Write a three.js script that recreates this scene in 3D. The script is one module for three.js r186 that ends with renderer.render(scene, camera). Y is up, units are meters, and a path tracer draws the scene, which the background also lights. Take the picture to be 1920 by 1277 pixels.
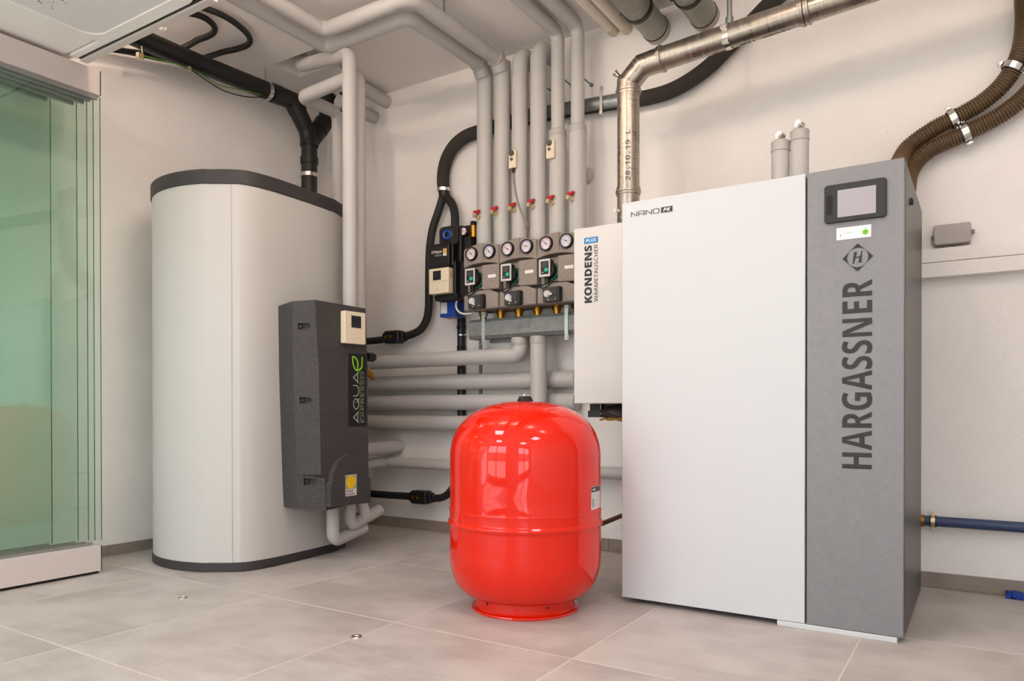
import * as THREE from 'three';
import { RoundedBoxGeometry } from 'three/addons/geometries/RoundedBoxGeometry.js';
import { mergeGeometries, mergeVertices, toCreasedNormals } from 'three/addons/utils/BufferGeometryUtils.js';
import { RectAreaLightUniformsLib } from 'three/addons/lights/RectAreaLightUniformsLib.js';
import { TextGeometry } from 'three/addons/geometries/TextGeometry.js';
import { FontLoader } from 'three/addons/loaders/FontLoader.js';
import { Brush, Evaluator, SUBTRACTION } from 'three-bvh-csg';

// ---------------------------------------------------------------- camera, sky, exposure
// Axes: x runs along the pipe wall, y is up, z runs out from the pipe wall; the camera stands above the origin.
const scene = new THREE.Scene();
const camera = new THREE.PerspectiveCamera(THREE.MathUtils.radToDeg(2 * Math.atan(1277 / 2 / 1384.54)), 1920 / 1277, 0.05, 120);
camera.position.set(0, 0.8, 0);
camera.rotation.set(-0.0063126, 0.568757, -0.0006677, 'YXZ');
camera.setViewOffset(1920, 1277, 0, 638.5 - 775.3, 1920, 1277);      // a shifted lens: verticals stay upright
const renderer = new THREE.WebGLRenderer({ antialias: true });
renderer.toneMapping = THREE.LinearToneMapping;
renderer.toneMappingExposure = 1.02;
renderer.shadowMap.enabled = true;
RectAreaLightUniformsLib.init();
scene.background = new THREE.Color(0.90, 1.0, 1.10);
scene.backgroundIntensity = 5.6;
const sun = new THREE.DirectionalLight(0xf3f7ff, 16);                // high above the street: it falls through the glazed front on the tiles behind the camera
sun.position.set(13, 22, 17.6); sun.target.position.set(-1.5, 0, 1.8); sun.castShadow = true; sun.shadow.mapSize.set(2048, 2048);
Object.assign(sun.shadow.camera, { left: -32, right: 32, top: 32, bottom: -32, near: 0.5, far: 80 }); scene.add(sun, sun.target);
const LIGHT = { spot: 0.92, panel: 11, spotColor: 0xffe6d2, panelColor: 0xf4f8ff };

// room
const WB = -3.8, WL = -4.02, WR = 2.6, WF = 2.6, CEIL = 2.955;

// ---------------------------------------------------------------- helpers
let seed = 7;
const rnd = () => { seed = (seed * 1664525 + 1013904223) >>> 0; return seed / 4294967296; };
const names = new Map();
function numbered(name) { const n = names.get(name) ?? 0; names.set(name, n + 1); return n ? `${name}_${String(n).padStart(3, '0')}` : name; }
function thing(name, label, category, pos = [0, 0, 0], group) {
  const o = new THREE.Group(); o.name = numbered(name); o.position.set(...pos); scene.add(o);
  o.userData = { label, category }; if (group) o.userData.group = group;
  return o;
}
const worldOf = (o) => { const p = new THREE.Vector3(); for (let q = o; q && q !== scene; q = q.parent) p.add(q.position); return p; };
function part(parent, name, geo, mat, extra) {                      // geometry in world axes
  const p = worldOf(parent); const g = Array.isArray(geo) ? join(geo) : geo.clone(); g.translate(-p.x, -p.y, -p.z);
  const m = new THREE.Mesh(g, mat); m.name = name; m.castShadow = m.receiveShadow = true; parent.add(m);
  if (extra) Object.assign(m.userData, extra);
  return m;
}
function struct(name, geo, mat, parent = scene) {
  const m = new THREE.Mesh(Array.isArray(geo) ? join(geo) : geo, mat); m.name = name; m.castShadow = m.receiveShadow = true; parent.add(m);
  if (parent === scene) m.userData.kind = 'structure';
  return m;
}
function join(list) {
  const l = list.map((g) => { const n = g.index ? g.toNonIndexed() : g.clone(); for (const k of Object.keys(n.attributes)) if (!['position', 'normal', 'uv'].includes(k)) n.deleteAttribute(k); return n; });
  return mergeGeometries(l);
}
function uvBox(g, ou = 0, ov = 0) {                                  // uv in metres by the face's direction
  const n = g.index ? g.toNonIndexed() : g, p = n.attributes.position, q = n.attributes.normal, uv = new Float32Array(p.count * 2);
  for (let i = 0; i < p.count; i += 3) {
    let nx = 0, ny = 0, nz = 0;
    for (let k = 0; k < 3; k++) { nx += Math.abs(q.getX(i + k)); ny += Math.abs(q.getY(i + k)); nz += Math.abs(q.getZ(i + k)); }
    for (let k = 0; k < 3; k++) {
      const x = p.getX(i + k), y = p.getY(i + k), z = p.getZ(i + k), j = (i + k) * 2;
      if (nx > ny && nx > nz) { uv[j] = z; uv[j + 1] = y; } else if (ny > nz) { uv[j] = x; uv[j + 1] = z; } else { uv[j] = x; uv[j + 1] = y; }
      uv[j] += ou; uv[j + 1] += ov;
    }
  }
  n.setAttribute('uv', new THREE.BufferAttribute(uv, 2));
  return n;
}
function box(x0, x1, y0, y1, z0, z1, bev = 0, seg = 2) {
  const w = Math.abs(x1 - x0), h = Math.abs(y1 - y0), d = Math.abs(z1 - z0);
  const b = Math.min(bev, w * 0.49, h * 0.49, d * 0.49);
  const g = b > 0 ? new RoundedBoxGeometry(w, h, d, seg, b) : new THREE.BoxGeometry(w, h, d);
  g.translate((x0 + x1) / 2, (y0 + y1) / 2, (z0 + z1) / 2);
  return uvBox(g);
}
const V = (a) => (a.isVector3 ? a : new THREE.Vector3(...a));
function cyl(a, b, r, r2 = r, seg = 28, open = false) {
  a = V(a); b = V(b); const d = b.clone().sub(a), g = new THREE.CylinderGeometry(r2, r, d.length(), seg, 1, open);
  g.applyQuaternion(new THREE.Quaternion().setFromUnitVectors(new THREE.Vector3(0, 1, 0), d.clone().normalize()));
  const m = a.clone().add(b).multiplyScalar(0.5); g.translate(m.x, m.y, m.z); return g;
}
function lathe(pts, c, seg = 48, axis = 'y') {
  const g = new THREE.LatheGeometry(pts.map((p) => new THREE.Vector2(p[0], p[1])), seg);
  if (axis === 'z') g.rotateX(Math.PI / 2);
  if (axis === 'x') g.rotateZ(-Math.PI / 2);
  g.translate(...c); return toCreasedNormals(g, 0.6);
}
// points of a polyline with rounded corners
function rounded(pts, f) {
  pts = pts.map(V); const out = [pts[0].clone()];
  for (let i = 1; i < pts.length - 1; i++) {
    const p = pts[i], u = pts[i - 1].clone().sub(p), w = pts[i + 1].clone().sub(p);
    const lu = u.length(), lw = w.length(); u.normalize(); w.normalize();
    const ang = Math.acos(THREE.MathUtils.clamp(u.dot(w), -1, 1)), turn = Math.PI - ang;
    const t = Math.min(f * Math.tan(turn / 2), lu * 0.49, lw * 0.49);
    if (turn < 0.02 || f <= 0) { out.push(p.clone()); continue; }
    const R = t / Math.tan(turn / 2), bis = u.clone().add(w).normalize(), c = p.clone().add(bis.multiplyScalar(R / Math.sin(ang / 2)));
    const a = p.clone().add(u.clone().multiplyScalar(t)).sub(c), b = p.clone().add(w.clone().multiplyScalar(t)).sub(c);
    const n = Math.max(3, Math.ceil(turn / 0.16)), ax = a.clone().cross(b).normalize();
    for (let k = 0; k <= n; k++) out.push(c.clone().add(a.clone().applyAxisAngle(ax, turn * k / n)));
  }
  out.push(pts[pts.length - 1].clone()); return out;
}
function smooth(pts, step = 0.02) { const c = new THREE.CatmullRomCurve3(pts.map(V), false, 'centripetal'); c.arcLengthDivisions = 3000; return c.getSpacedPoints(Math.max(4, Math.round(c.getLength() / step))); }
// a tube of radius r (number or function of the length so far) along points, with caps; sharp corners are mitred
function sweep(pts, r, { seg = 26, caps = true, dome = false, flat = false } = {}) {
  pts = pts.map(V).filter((p, i, a) => i === 0 || p.distanceTo(a[i - 1]) > 1e-5);
  const R = typeof r === 'function' ? r : () => r, pos = [], nor = [], uv = [], idx = [];
  const T = []; for (let i = 0; i < pts.length - 1; i++) T.push(pts[i + 1].clone().sub(pts[i]).normalize());
  let N = new THREE.Vector3(0, 1, 0); if (Math.abs(N.dot(T[0])) > 0.9) N.set(1, 0, 0);
  N.sub(T[0].clone().multiplyScalar(N.dot(T[0]))).normalize();
  let s = 0, prev = -1;
  const ring = (p, t, cut, link) => {
    const B = t.clone().cross(N), at = pos.length / 3, rr = R(s);
    for (let k = 0; k <= seg; k++) {
      const a = k / seg * Math.PI * 2, o = N.clone().multiplyScalar(Math.cos(a)).add(B.clone().multiplyScalar(Math.sin(a))), n = o.clone(); o.multiplyScalar(rr);
      o.sub(t.clone().multiplyScalar(o.dot(cut) / t.dot(cut)));
      pos.push(p.x + o.x, p.y + o.y, p.z + o.z); nor.push(n.x, n.y, n.z); uv.push(a / (Math.PI * 2) * Math.round(rr * 2 * Math.PI / 0.05 + 1) * 0.05, s);
    }
    if (link) for (let k = 0; k < seg; k++) { const a = prev + k, b = at + k; idx.push(a, a + 1, b, b, a + 1, b + 1); }
    prev = at; return at;
  };
  const cap = (p, t, sign) => {
    const B = t.clone().cross(N), n = t.clone().multiplyScalar(sign), rr = R(s), rows = dome ? 6 : 0;
    const at = pos.length / 3;
    if (!rows) {
      pos.push(p.x, p.y, p.z); nor.push(n.x, n.y, n.z); uv.push(0, 0);
      for (let k = 0; k <= seg; k++) { const a = k / seg * Math.PI * 2, o = N.clone().multiplyScalar(Math.cos(a) * rr).add(B.clone().multiplyScalar(Math.sin(a) * rr)); pos.push(p.x + o.x, p.y + o.y, p.z + o.z); nor.push(n.x, n.y, n.z); uv.push(o.x, o.y + o.z); }
      for (let k = 1; k <= seg; k++) sign > 0 ? idx.push(at, at + k, at + k + 1) : idx.push(at, at + k + 1, at + k);
    }
  };
  ring(pts[0], T[0], T[0], false); if (caps) cap(pts[0], T[0], -1), prev = 0;
  for (let i = 1; i < pts.length; i++) {
    s += pts[i].distanceTo(pts[i - 1]); const t = T[i - 1];
    if (i === pts.length - 1) { ring(pts[i], t, t, true); if (caps) cap(pts[i], t, 1); break; }
    const t2 = T[i], cut = t.clone().add(t2).normalize(), sharp = t.angleTo(t2) > 0.3;
    ring(pts[i], t, cut, true);
    const q = new THREE.Quaternion().setFromUnitVectors(t, t2); N.applyQuaternion(q).normalize(); N.sub(t2.clone().multiplyScalar(N.dot(t2))).normalize();
    if (sharp) ring(pts[i], t2, cut, false);
  }
  const g = new THREE.BufferGeometry();
  g.setAttribute('position', new THREE.Float32BufferAttribute(pos, 3)); g.setAttribute('normal', new THREE.Float32BufferAttribute(nor, 3)); g.setAttribute('uv', new THREE.Float32BufferAttribute(uv, 2));
  g.setIndex(idx); if (typeof r === 'function') g.computeVertexNormals();
  return g;
}
function extrude(pts, d, bev = 0, hole) {                            // outline in x,y, depth along +z
  const s = pts instanceof THREE.Shape ? pts : new THREE.Shape(pts.map((p) => new THREE.Vector2(p[0], p[1])));
  if (hole) s.holes.push(new THREE.Path(hole.map((p) => new THREE.Vector2(p[0], p[1]))));
  const g = new THREE.ExtrudeGeometry(s, { depth: d - 2 * bev, bevelEnabled: bev > 0, bevelThickness: bev, bevelSize: bev, bevelOffset: -bev, bevelSegments: 2, curveSegments: 20 });
  g.translate(0, 0, bev); return uvBox(g);
}
function rrect(x0, x1, y0, y1, r) {
  const s = new THREE.Shape(); s.moveTo(x0 + r, y0); s.lineTo(x1 - r, y0); s.absarc(x1 - r, y0 + r, r, -Math.PI / 2, 0); s.lineTo(x1, y1 - r); s.absarc(x1 - r, y1 - r, r, 0, Math.PI / 2);
  s.lineTo(x0 + r, y1); s.absarc(x0 + r, y1 - r, r, Math.PI / 2, Math.PI); s.lineTo(x0, y0 + r); s.absarc(x0 + r, y0 + r, r, Math.PI, Math.PI * 1.5); return s;
}

// ---------------------------------------------------------------- procedural textures
function lattice(n, sd) { let q = sd * 9301 + 77; const a = new Float32Array(n * n); for (let i = 0; i < n * n; i++) { q = (q * 1664525 + 1013904223) >>> 0; a[i] = q / 4294967296; } return a; }
function noise(size, cells, sd, sx = 1) {                            // tiling value noise
  const L = lattice(cells, sd), out = new Float32Array(size * size), cx = Math.max(1, Math.round(cells / sx));
  for (let y = 0; y < size; y++) for (let x = 0; x < size; x++) {
    const u = x / size * cx, v = y / size * cells, i = Math.floor(u), j = Math.floor(v); let a = u - i, b = v - j; a = a * a * (3 - 2 * a); b = b * b * (3 - 2 * b);
    const g = (p, q) => L[(q % cells) * cells + (p % cx)];
    out[y * size + x] = (g(i, j) * (1 - a) + g(i + 1, j) * a) * (1 - b) + (g(i, j + 1) * (1 - a) + g(i + 1, j + 1) * a) * b;
  }
  return out;
}
function tex(size, f, srgb, repeat = 1) {
  const d = new Uint8Array(size * size * 4);
  for (let i = 0; i < size * size; i++) { const c = f(i); for (let k = 0; k < 3; k++) d[i * 4 + k] = THREE.MathUtils.clamp(Math.round(c[k] ?? c), 0, 255); d[i * 4 + 3] = 255; }
  const t = new THREE.DataTexture(d, size, size); t.wrapS = t.wrapT = THREE.RepeatWrapping; t.magFilter = THREE.LinearFilter; t.minFilter = THREE.LinearMipmapLinearFilter; t.generateMipmaps = true;
  if (srgb) t.colorSpace = THREE.SRGBColorSpace; t.repeat.set(repeat, repeat); t.needsUpdate = true; return t;
}
function print(w, h, draw) {                                         // flat print, canvas
  const c = document.createElement('canvas'); c.width = w; c.height = h; const x = c.getContext('2d'); draw(x, w, h);
  const t = new THREE.CanvasTexture(c); t.colorSpace = THREE.SRGBColorSpace; t.anisotropy = 8; return t;
}
function fit(x, text, font, bx, by, bw, bh, heavy = 0) {                        // text fitted to a box
  x.save(); x.font = font; x.textAlign = 'left'; x.textBaseline = 'alphabetic'; const m = x.measureText(text);
  const w = m.actualBoundingBoxLeft + m.actualBoundingBoxRight, h = m.actualBoundingBoxAscent + m.actualBoundingBoxDescent;
  x.translate(bx, by); x.scale(bw / w, bh / h); x.fillText(text, m.actualBoundingBoxLeft, m.actualBoundingBoxAscent); if (heavy) { x.lineWidth = heavy; x.lineJoin = 'miter'; x.strokeStyle = x.fillStyle; x.strokeText(text, m.actualBoundingBoxLeft, m.actualBoundingBoxAscent); } x.restore();
}
const mix = (a, b, t) => a.map((v, i) => v + (b[i] - v) * t);

const S = 512;
const nA = noise(S, 128, 1), nB = noise(S, 64, 2), nC = noise(S, 16, 3), nD = noise(S, 6, 4), nS = noise(S, 64, 5, 8), nS2 = noise(S, 128, 9, 10), nE = noise(S, 256, 6);
const plasterBump = tex(S, (i) => 255 * (0.5 * nA[i] + 0.35 * nB[i] + 0.15 * nC[i]), false, 1 / 0.6);
const plasterColor = tex(S, (i) => { const t = 0.5 * nD[i] + 0.3 * nC[i] + 0.2 * nA[i]; let c = mix([238, 233, 229], [244, 240, 236], t); if (nE[i] > 0.988 && nB[i] > 0.83) c = [150, 140, 132]; return c; }, true, 1 / 0.9);
const tileColor = tex(S, (i) => { const t = 0.16 * nS[i] + 0.10 * nS2[i] + 0.38 * nD[i] + 0.22 * nC[i] + 0.14 * nE[i]; return mix([170, 161, 155], [192, 184, 178], THREE.MathUtils.smoothstep(t, 0.25, 0.75)); }, true, 1 / 1.1);
const tileRough = tex(S, (i) => 112 + 50 * nS[i] + 18 * nB[i], false, 1 / 1.1);
const foamDark = tex(S, (i) => mix([34, 32, 33], [104, 99, 99], Math.pow(nE[i], 1.6) * 0.85 + 0.15 * nA[i]), true, 1 / 0.32);
const foamGrey = tex(S, (i) => mix([112, 103, 96], [182, 170, 160], 0.7 * nE[i] + 0.3 * nA[i]), true, 1 / 0.32);
const foamBump = tex(S, (i) => 255 * (0.7 * nE[i] + 0.3 * nA[i]), false, 1 / 0.32);
const speckGrey = tex(S, (i) => mix([122, 121, 124], [142, 141, 144], 0.8 * nE[i] + 0.2 * nC[i]), true, 1 / 0.35);
const steelTint = tex(S, (i) => mix([148, 141, 132], [184, 176, 165], 0.5 * nS[i] + 0.3 * nD[i] + 0.2 * nS2[i]), true, 1 / 0.5);
const steelRough = tex(S, (i) => 50 + 40 * nS[i] + 34 * nD[i], false, 1 / 0.5);
const zincTint = tex(S, (i) => mix([128, 132, 132], [164, 168, 168], 0.6 * nB[i] + 0.4 * nC[i]), true, 1 / 0.3);
const duct = tex(S, (i) => mix([138, 137, 128], [172, 170, 161], 0.5 * nC[i] + 0.3 * nS[i] + 0.2 * nA[i]), true, 1 / 0.5);
const weave = tex(S, (i) => { const x = i % S, y = (i / S) | 0; return ((x >> 3) + (y >> 3)) % 2 ? 90 + 120 * nE[i] : 150 + 100 * nA[i]; }, false, 1 / 0.12);

const mat = (o) => new THREE.MeshStandardMaterial(o), phys = (o) => new THREE.MeshPhysicalMaterial(o);
const M = {
  wall: mat({ map: plasterColor, roughness: 0.93, bumpMap: plasterBump, bumpScale: 0.0013 }),
  ceiling: mat({ color: 0xf4efeb, roughness: 0.95, bumpMap: plasterBump, bumpScale: 0.0008 }),
  tile: mat({ map: tileColor, roughnessMap: tileRough, roughness: 0.75 }),
  grout: mat({ color: 0xd3c9c1, roughness: 0.95 }),
  skirt: mat({ map: tileColor, color: 0xc4bab2, roughness: 0.6 }),
  whiteSheet: phys({ color: 0xcccfd1, roughness: 0.42, clearcoat: 0.15, clearcoatRoughness: 0.3 }),
  whiteBox: phys({ color: 0xdbd8d5, roughness: 0.42 }),
  greySheet: mat({ map: speckGrey, roughness: 0.45, metalness: 0.25, bumpMap: foamBump, bumpScale: 0.0001 }),
  shadedSheet: mat({ color: 0x4a4644, roughness: 0.38, metalness: 0.35 }),  // boiler side and core: the grey sheet with its shade put into the colour
  plinth: mat({ color: 0x3a3b3d, roughness: 0.6 }),
  pvc: mat({ color: 0xbfbcb9, roughness: 0.5 }),
  pvcCollar: mat({ color: 0xb3afab, roughness: 0.38 }),
  red: phys({ color: 0xe01b02, roughness: 0.6, clearcoat: 1, clearcoatRoughness: 0.03, specularIntensity: 0 }),
  tank: mat({ color: 0xc3c1bc, roughness: 0.5 }),
  trim: mat({ color: 0x353233, roughness: 0.55 }),
  foamDark: mat({ map: foamDark, roughness: 0.62, bumpMap: foamBump, bumpScale: 0.0012 }),
  foamGrey: mat({ map: foamGrey, roughness: 0.95, bumpMap: foamBump, bumpScale: 0.0008 }),
  black: mat({ color: 0x161514, roughness: 0.45 }),
  blackMatt: mat({ color: 0x1c1918, roughness: 0.8 }),
  rubber: mat({ color: 0x191716, roughness: 0.62, bumpMap: foamBump, bumpScale: 0.0006 }),
  sleeve: mat({ color: 0x37312c, roughness: 0.85, bumpMap: weave, bumpScale: 0.0015 }),
  steel: mat({ map: steelTint, roughnessMap: steelRough, roughness: 0.95, metalness: 1 }),
  zinc: mat({ map: zincTint, roughness: 0.42, metalness: 0.85 }),
  zincMatt: mat({ map: zincTint, color: 0xe6e6e4, roughness: 0.55, metalness: 0.3 }),
  chrome: mat({ color: 0xd4d2ce, roughness: 0.22, metalness: 1 }),
  nickel: mat({ color: 0xd8c9a6, roughness: 0.28, metalness: 1 }),
  brass: mat({ color: 0xb98635, roughness: 0.3, metalness: 1 }),
  copper: mat({ color: 0x70412f, roughness: 0.45, metalness: 0.7 }),
  duct: mat({ map: duct, roughness: 0.5, metalness: 0.55 }),
  ductEnd: mat({ color: 0xb3aca0, roughness: 0.7 }),
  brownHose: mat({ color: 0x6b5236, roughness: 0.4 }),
  shadedHoseWall: mat({ color: 0x2b2018, roughness: 0.5 }),  // hose wall between the ribs: own dark brown plus painted groove shade
  strap: mat({ color: 0xc3cccc, roughness: 0.4, metalness: 0.5 }),
  paleHose: mat({ color: 0xe3d8c8, roughness: 0.6 }),
  cream: mat({ color: 0xe6d8bd, roughness: 0.5 }),
  alu: mat({ color: 0xd8cfca, roughness: 0.4, metalness: 0.15 }),
  aluGrey: mat({ color: 0x9a9c98, roughness: 0.4, metalness: 0.6 }),
  redPlastic: mat({ color: 0xb5090b, roughness: 0.4 }),
  bluePlastic: mat({ color: 0x123f96, roughness: 0.4 }),
  bluePipe: mat({ color: 0x2f4064, roughness: 0.45 }),
  green: mat({ color: 0x005c40, roughness: 0.45 }),
  teal: mat({ color: 0x17b496, roughness: 0.4 }),
  lightGrey: mat({ color: 0xcfccc8, roughness: 0.45 }),
  white: mat({ color: 0xe9e6e2, roughness: 0.5 }),
  screen: phys({ color: 0x2b2e31, roughness: 0.12 }),
  glass: phys({ color: new THREE.Color(0.885, 0.95, 0.915), roughness: 0, transmission: 1, thickness: 0, ior: 1.5 }),
  glassEdge: phys({ color: 0x4f8a76, roughness: 0.25, transmission: 0.3, thickness: 0 }),
  window: phys({ color: 0xffffff, roughness: 0, transmission: 1, thickness: 0, ior: 1.5 }),
  earth: mat({ color: 0x5d8f2e, roughness: 0.6 }),
  panelBoard: mat({ color: 0xf6f2ed, roughness: 0.6 }),
  panelGrey: mat({ color: 0xe4e1e2, roughness: 0.7 }),
};
const decalMat = (t, o = {}) => mat({ map: t, transparent: true, roughness: 0.45, ...o });
const labelMat = (t, o = {}) => mat({ map: t, roughness: 0.45, ...o });
function plate(w, h, c, facing = 'z', skew = 0) {
  const g = new THREE.PlaneGeometry(w, h); if (facing === 'x') g.rotateY(Math.PI / 2 - skew); g.translate(...c); return g;
}

// ================================================================ THE SETTING
{ // floor: large tiles, each its own piece, on a bed that shows as the joints
  const bed = struct('floor', box(WL - 0.2, WR + 0.2, -0.12, -0.0007, WB - 0.2, WF + 0.2), M.grout);
  const xs = [WL], zs = [WB];
  for (let k = -4; k < 5; k++) { const x = -0.36 + k * 0.7475; if (x > WL + 0.05 && x < WR - 0.05) xs.push(x); }
  for (let k = -1; k < 8; k++) { const z = -2.905 + k * 0.815; if (z > WB + 0.03 && z < WF - 0.05) zs.push(z); }
  xs.push(WR); zs.push(WF);
  for (let i = 0; i < xs.length - 1; i++) for (let j = 0; j < zs.length - 1; j++) {
    const g = new RoundedBoxGeometry(xs[i + 1] - xs[i] - 0.005, 0.011, zs[j + 1] - zs[j] - 0.005, 1, 0.0008);
    g.translate((xs[i] + xs[i + 1]) / 2, -0.0055, (zs[j] + zs[j + 1]) / 2);
    struct('tile', uvBox(g, rnd() * 5, rnd() * 5), M.tile, bed);
  }
}
struct('wall_back', box(WL - 0.2, WR + 0.2, -0.1, CEIL + 0.2, WB - 0.2, WB), M.wall);
struct('wall_left', box(WL - 0.2, WL, -0.1, CEIL + 0.2, WB, WF), M.wall);
struct('wall_right', box(WR, WR + 0.2, -0.1, CEIL + 0.2, WB, WF), M.wall);
{ // street side with two tall glazed openings
  const y1 = 2.72, w = [[-3.9, -1.2], [0.5, 2.4]];
  struct('wall_front', [box(WL - 0.2, WR + 0.2, y1, CEIL + 0.2, WF, WF + 0.25), box(WL - 0.2, w[0][0], -0.1, y1, WF, WF + 0.25), box(w[0][1], w[1][0], -0.1, y1, WF, WF + 0.25), box(w[1][1], WR + 0.2, -0.1, y1, WF, WF + 0.25)], M.wall);
  w.forEach(([a, b], i) => {
    const fr = [box(a, b, y1 - 0.07, y1, WF + 0.08, WF + 0.15), box(a, b, 0, 0.09, WF + 0.08, WF + 0.15)];
    const n = 2; for (let k = 0; k <= n; k++) { const x = a + (b - a) * k / n; fr.push(box(Math.max(a, x - 0.05), Math.min(b, x + 0.05), 0.09, y1 - 0.07, WF + 0.08, WF + 0.15)); }
    const f = struct(`window_${i + 1}`, fr, M.aluGrey);
    for (let k = 0; k < n; k++) { const x0 = a + (b - a) * k / n + 0.05, x1 = a + (b - a) * (k + 1) / n - 0.05, g = new THREE.PlaneGeometry(x1 - x0, y1 - 0.16); g.rotateY(Math.PI); g.translate((x0 + x1) / 2, (y1 + 0.02) / 2, WF + 0.11); struct('pane', g, M.window, f); }
  });
  const opp = thing('building_opposite', 'plain pale building across the street, seen through the glazed front', 'building', [0, -0.12, 18]);
  part(opp, 'facade', box(-24, 24, -0.12, 3.7, 17, 24), mat({ color: 0xa89c8c, roughness: 0.9 })); part(opp, 'roof_edge', box(-24.2, 24.2, 3.7, 3.85, 16.8, 24.2), mat({ color: 0x6f6a64, roughness: 0.8 }));
  struct('ground', box(-30, 30, -0.3, -0.12, WF + 0.25, 40), mat({ color: 0xb9ac9c, roughness: 0.9 }));
}
{ // ceiling with the square opening through which the slanting pipe leaves
  const s = new THREE.Shape([[WL - 0.2, -WF], [WR + 0.2, -WF], [WR + 0.2, 4.0], [WL - 0.2, 4.0]].map((p) => new THREE.Vector2(...p)));
  s.holes.push(new THREE.Path([[-3.75, 3.10], [-3.36, 3.10], [-3.36, 3.31], [-3.75, 3.31]].map((p) => new THREE.Vector2(...p))));
  const g = new THREE.ExtrudeGeometry(s, { depth: 0.1, bevelEnabled: false }); g.rotateX(-Math.PI / 2); g.translate(0, CEIL, 0);
  struct('ceiling', [uvBox(g), box(WL - 0.2, WR + 0.2, CEIL + 0.1, CEIL + 0.2, WB - 0.2, WF)], M.ceiling);
}
{ // skirting of cut tiles
  const run = (name, n, len, make) => { const base = struct(name, make(0, 0.001, 0.0), M.grout); for (let k = 0; k < n; k++) struct('tile', uvBox(make(k * len + 0.0015, len - 0.003, 1), rnd() * 3, rnd() * 3), M.skirt, base); };
  run('baseboard_back', 9, 0.7475, (s, l, on) => (on ? box(WL + s, WL + s + l, 0.001, 0.068, WB + 0.001, WB + 0.011, 0.001, 1) : box(WL, WR, 0.0, 0.064, WB, WB + 0.006)));
  run('baseboard_left', 8, 0.7975, (s, l, on) => (on ? box(WL + 0.001, WL + 0.011, 0.001, 0.058, WB + 0.012 + s, WB + 0.012 + s + l, 0.001, 1) : box(WL, WL + 0.006, 0, 0.054, WB + 0.012, WF)));
}

// ================================================================ LAMPS (on the ceiling, out of the frame; mirrored in the red vessel)
{
  const lens = mat({ color: 0xffffff, emissive: LIGHT.spotColor, emissiveIntensity: 22 });
  for (let k = 0; k < 6; k++) {
    const x = [-3.8, -3.0, -2.26, -1.6, -0.82, 0.08][k], z = -1.86, y = 2.87;
    const where = ['beside the glass wall', 'above the grey tank', 'between the tank and the red vessel', 'above the red vessel', 'above the white boiler front', 'above the boiler edge'][k];
    const t = thing('ceiling_lamp', `small round warm ceiling lamp ${where}`, 'lamp', [x, CEIL, z], 'row of small ceiling lamps');
    part(t, 'canopy', lathe([[0.0, -0.022], [0.03, -0.022], [0.042, -0.014], [0.044, 0], [0, 0]], [x, CEIL, z], 32), M.chrome);
        part(t, 'socket', cyl([x, y + 0.024, z], [x, CEIL - 0.018, z], 0.018, 0.014, 24), M.chrome);
    part(t, 'bulb', new THREE.SphereGeometry(0.032, 28, 18).translate(x, y, z), lens);
    const l = new THREE.PointLight(LIGHT.spotColor, LIGHT.spot, 0, 2); l.position.set(x, y, z); l.castShadow = true; l.shadow.radius = 1.5; scene.add(l);
  }
  const diff = mat({ color: 0xffffff, emissive: LIGHT.panelColor, emissiveIntensity: 5 });
  [[-2.28, -0.58, 'nearest the grey tank'], [0.62, -0.66, 'above the boiler side of the room'], [-2.28, 1.3, 'nearest the glazed front on the tank side'], [0.45, 1.15, 'nearest the glazed front on the boiler side']].forEach(([x, z, w]) => {
    const t = thing('ceiling_light', `square white ceiling light panel ${w}`, 'ceiling light', [x, CEIL, z], 'square ceiling light panels');
    part(t, 'frame', extrude(rrect(-0.32, 0.32, -0.32, 0.32, 0.01), 0.03, 0, [[-0.3, -0.3], [0.3, -0.3], [0.3, 0.3], [-0.3, 0.3]]).rotateX(Math.PI / 2).translate(x, CEIL, z), M.alu);
    part(t, 'diffuser', box(x - 0.3, x + 0.3, CEIL - 0.02, CEIL - 0.005, z - 0.3, z + 0.3), diff);
    const l = new THREE.RectAreaLight(LIGHT.panelColor, LIGHT.panel, 0.6, 0.6); l.position.set(x, CEIL - 0.035, z); l.lookAt(x, 0, z); scene.add(l);
  });
}

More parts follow.
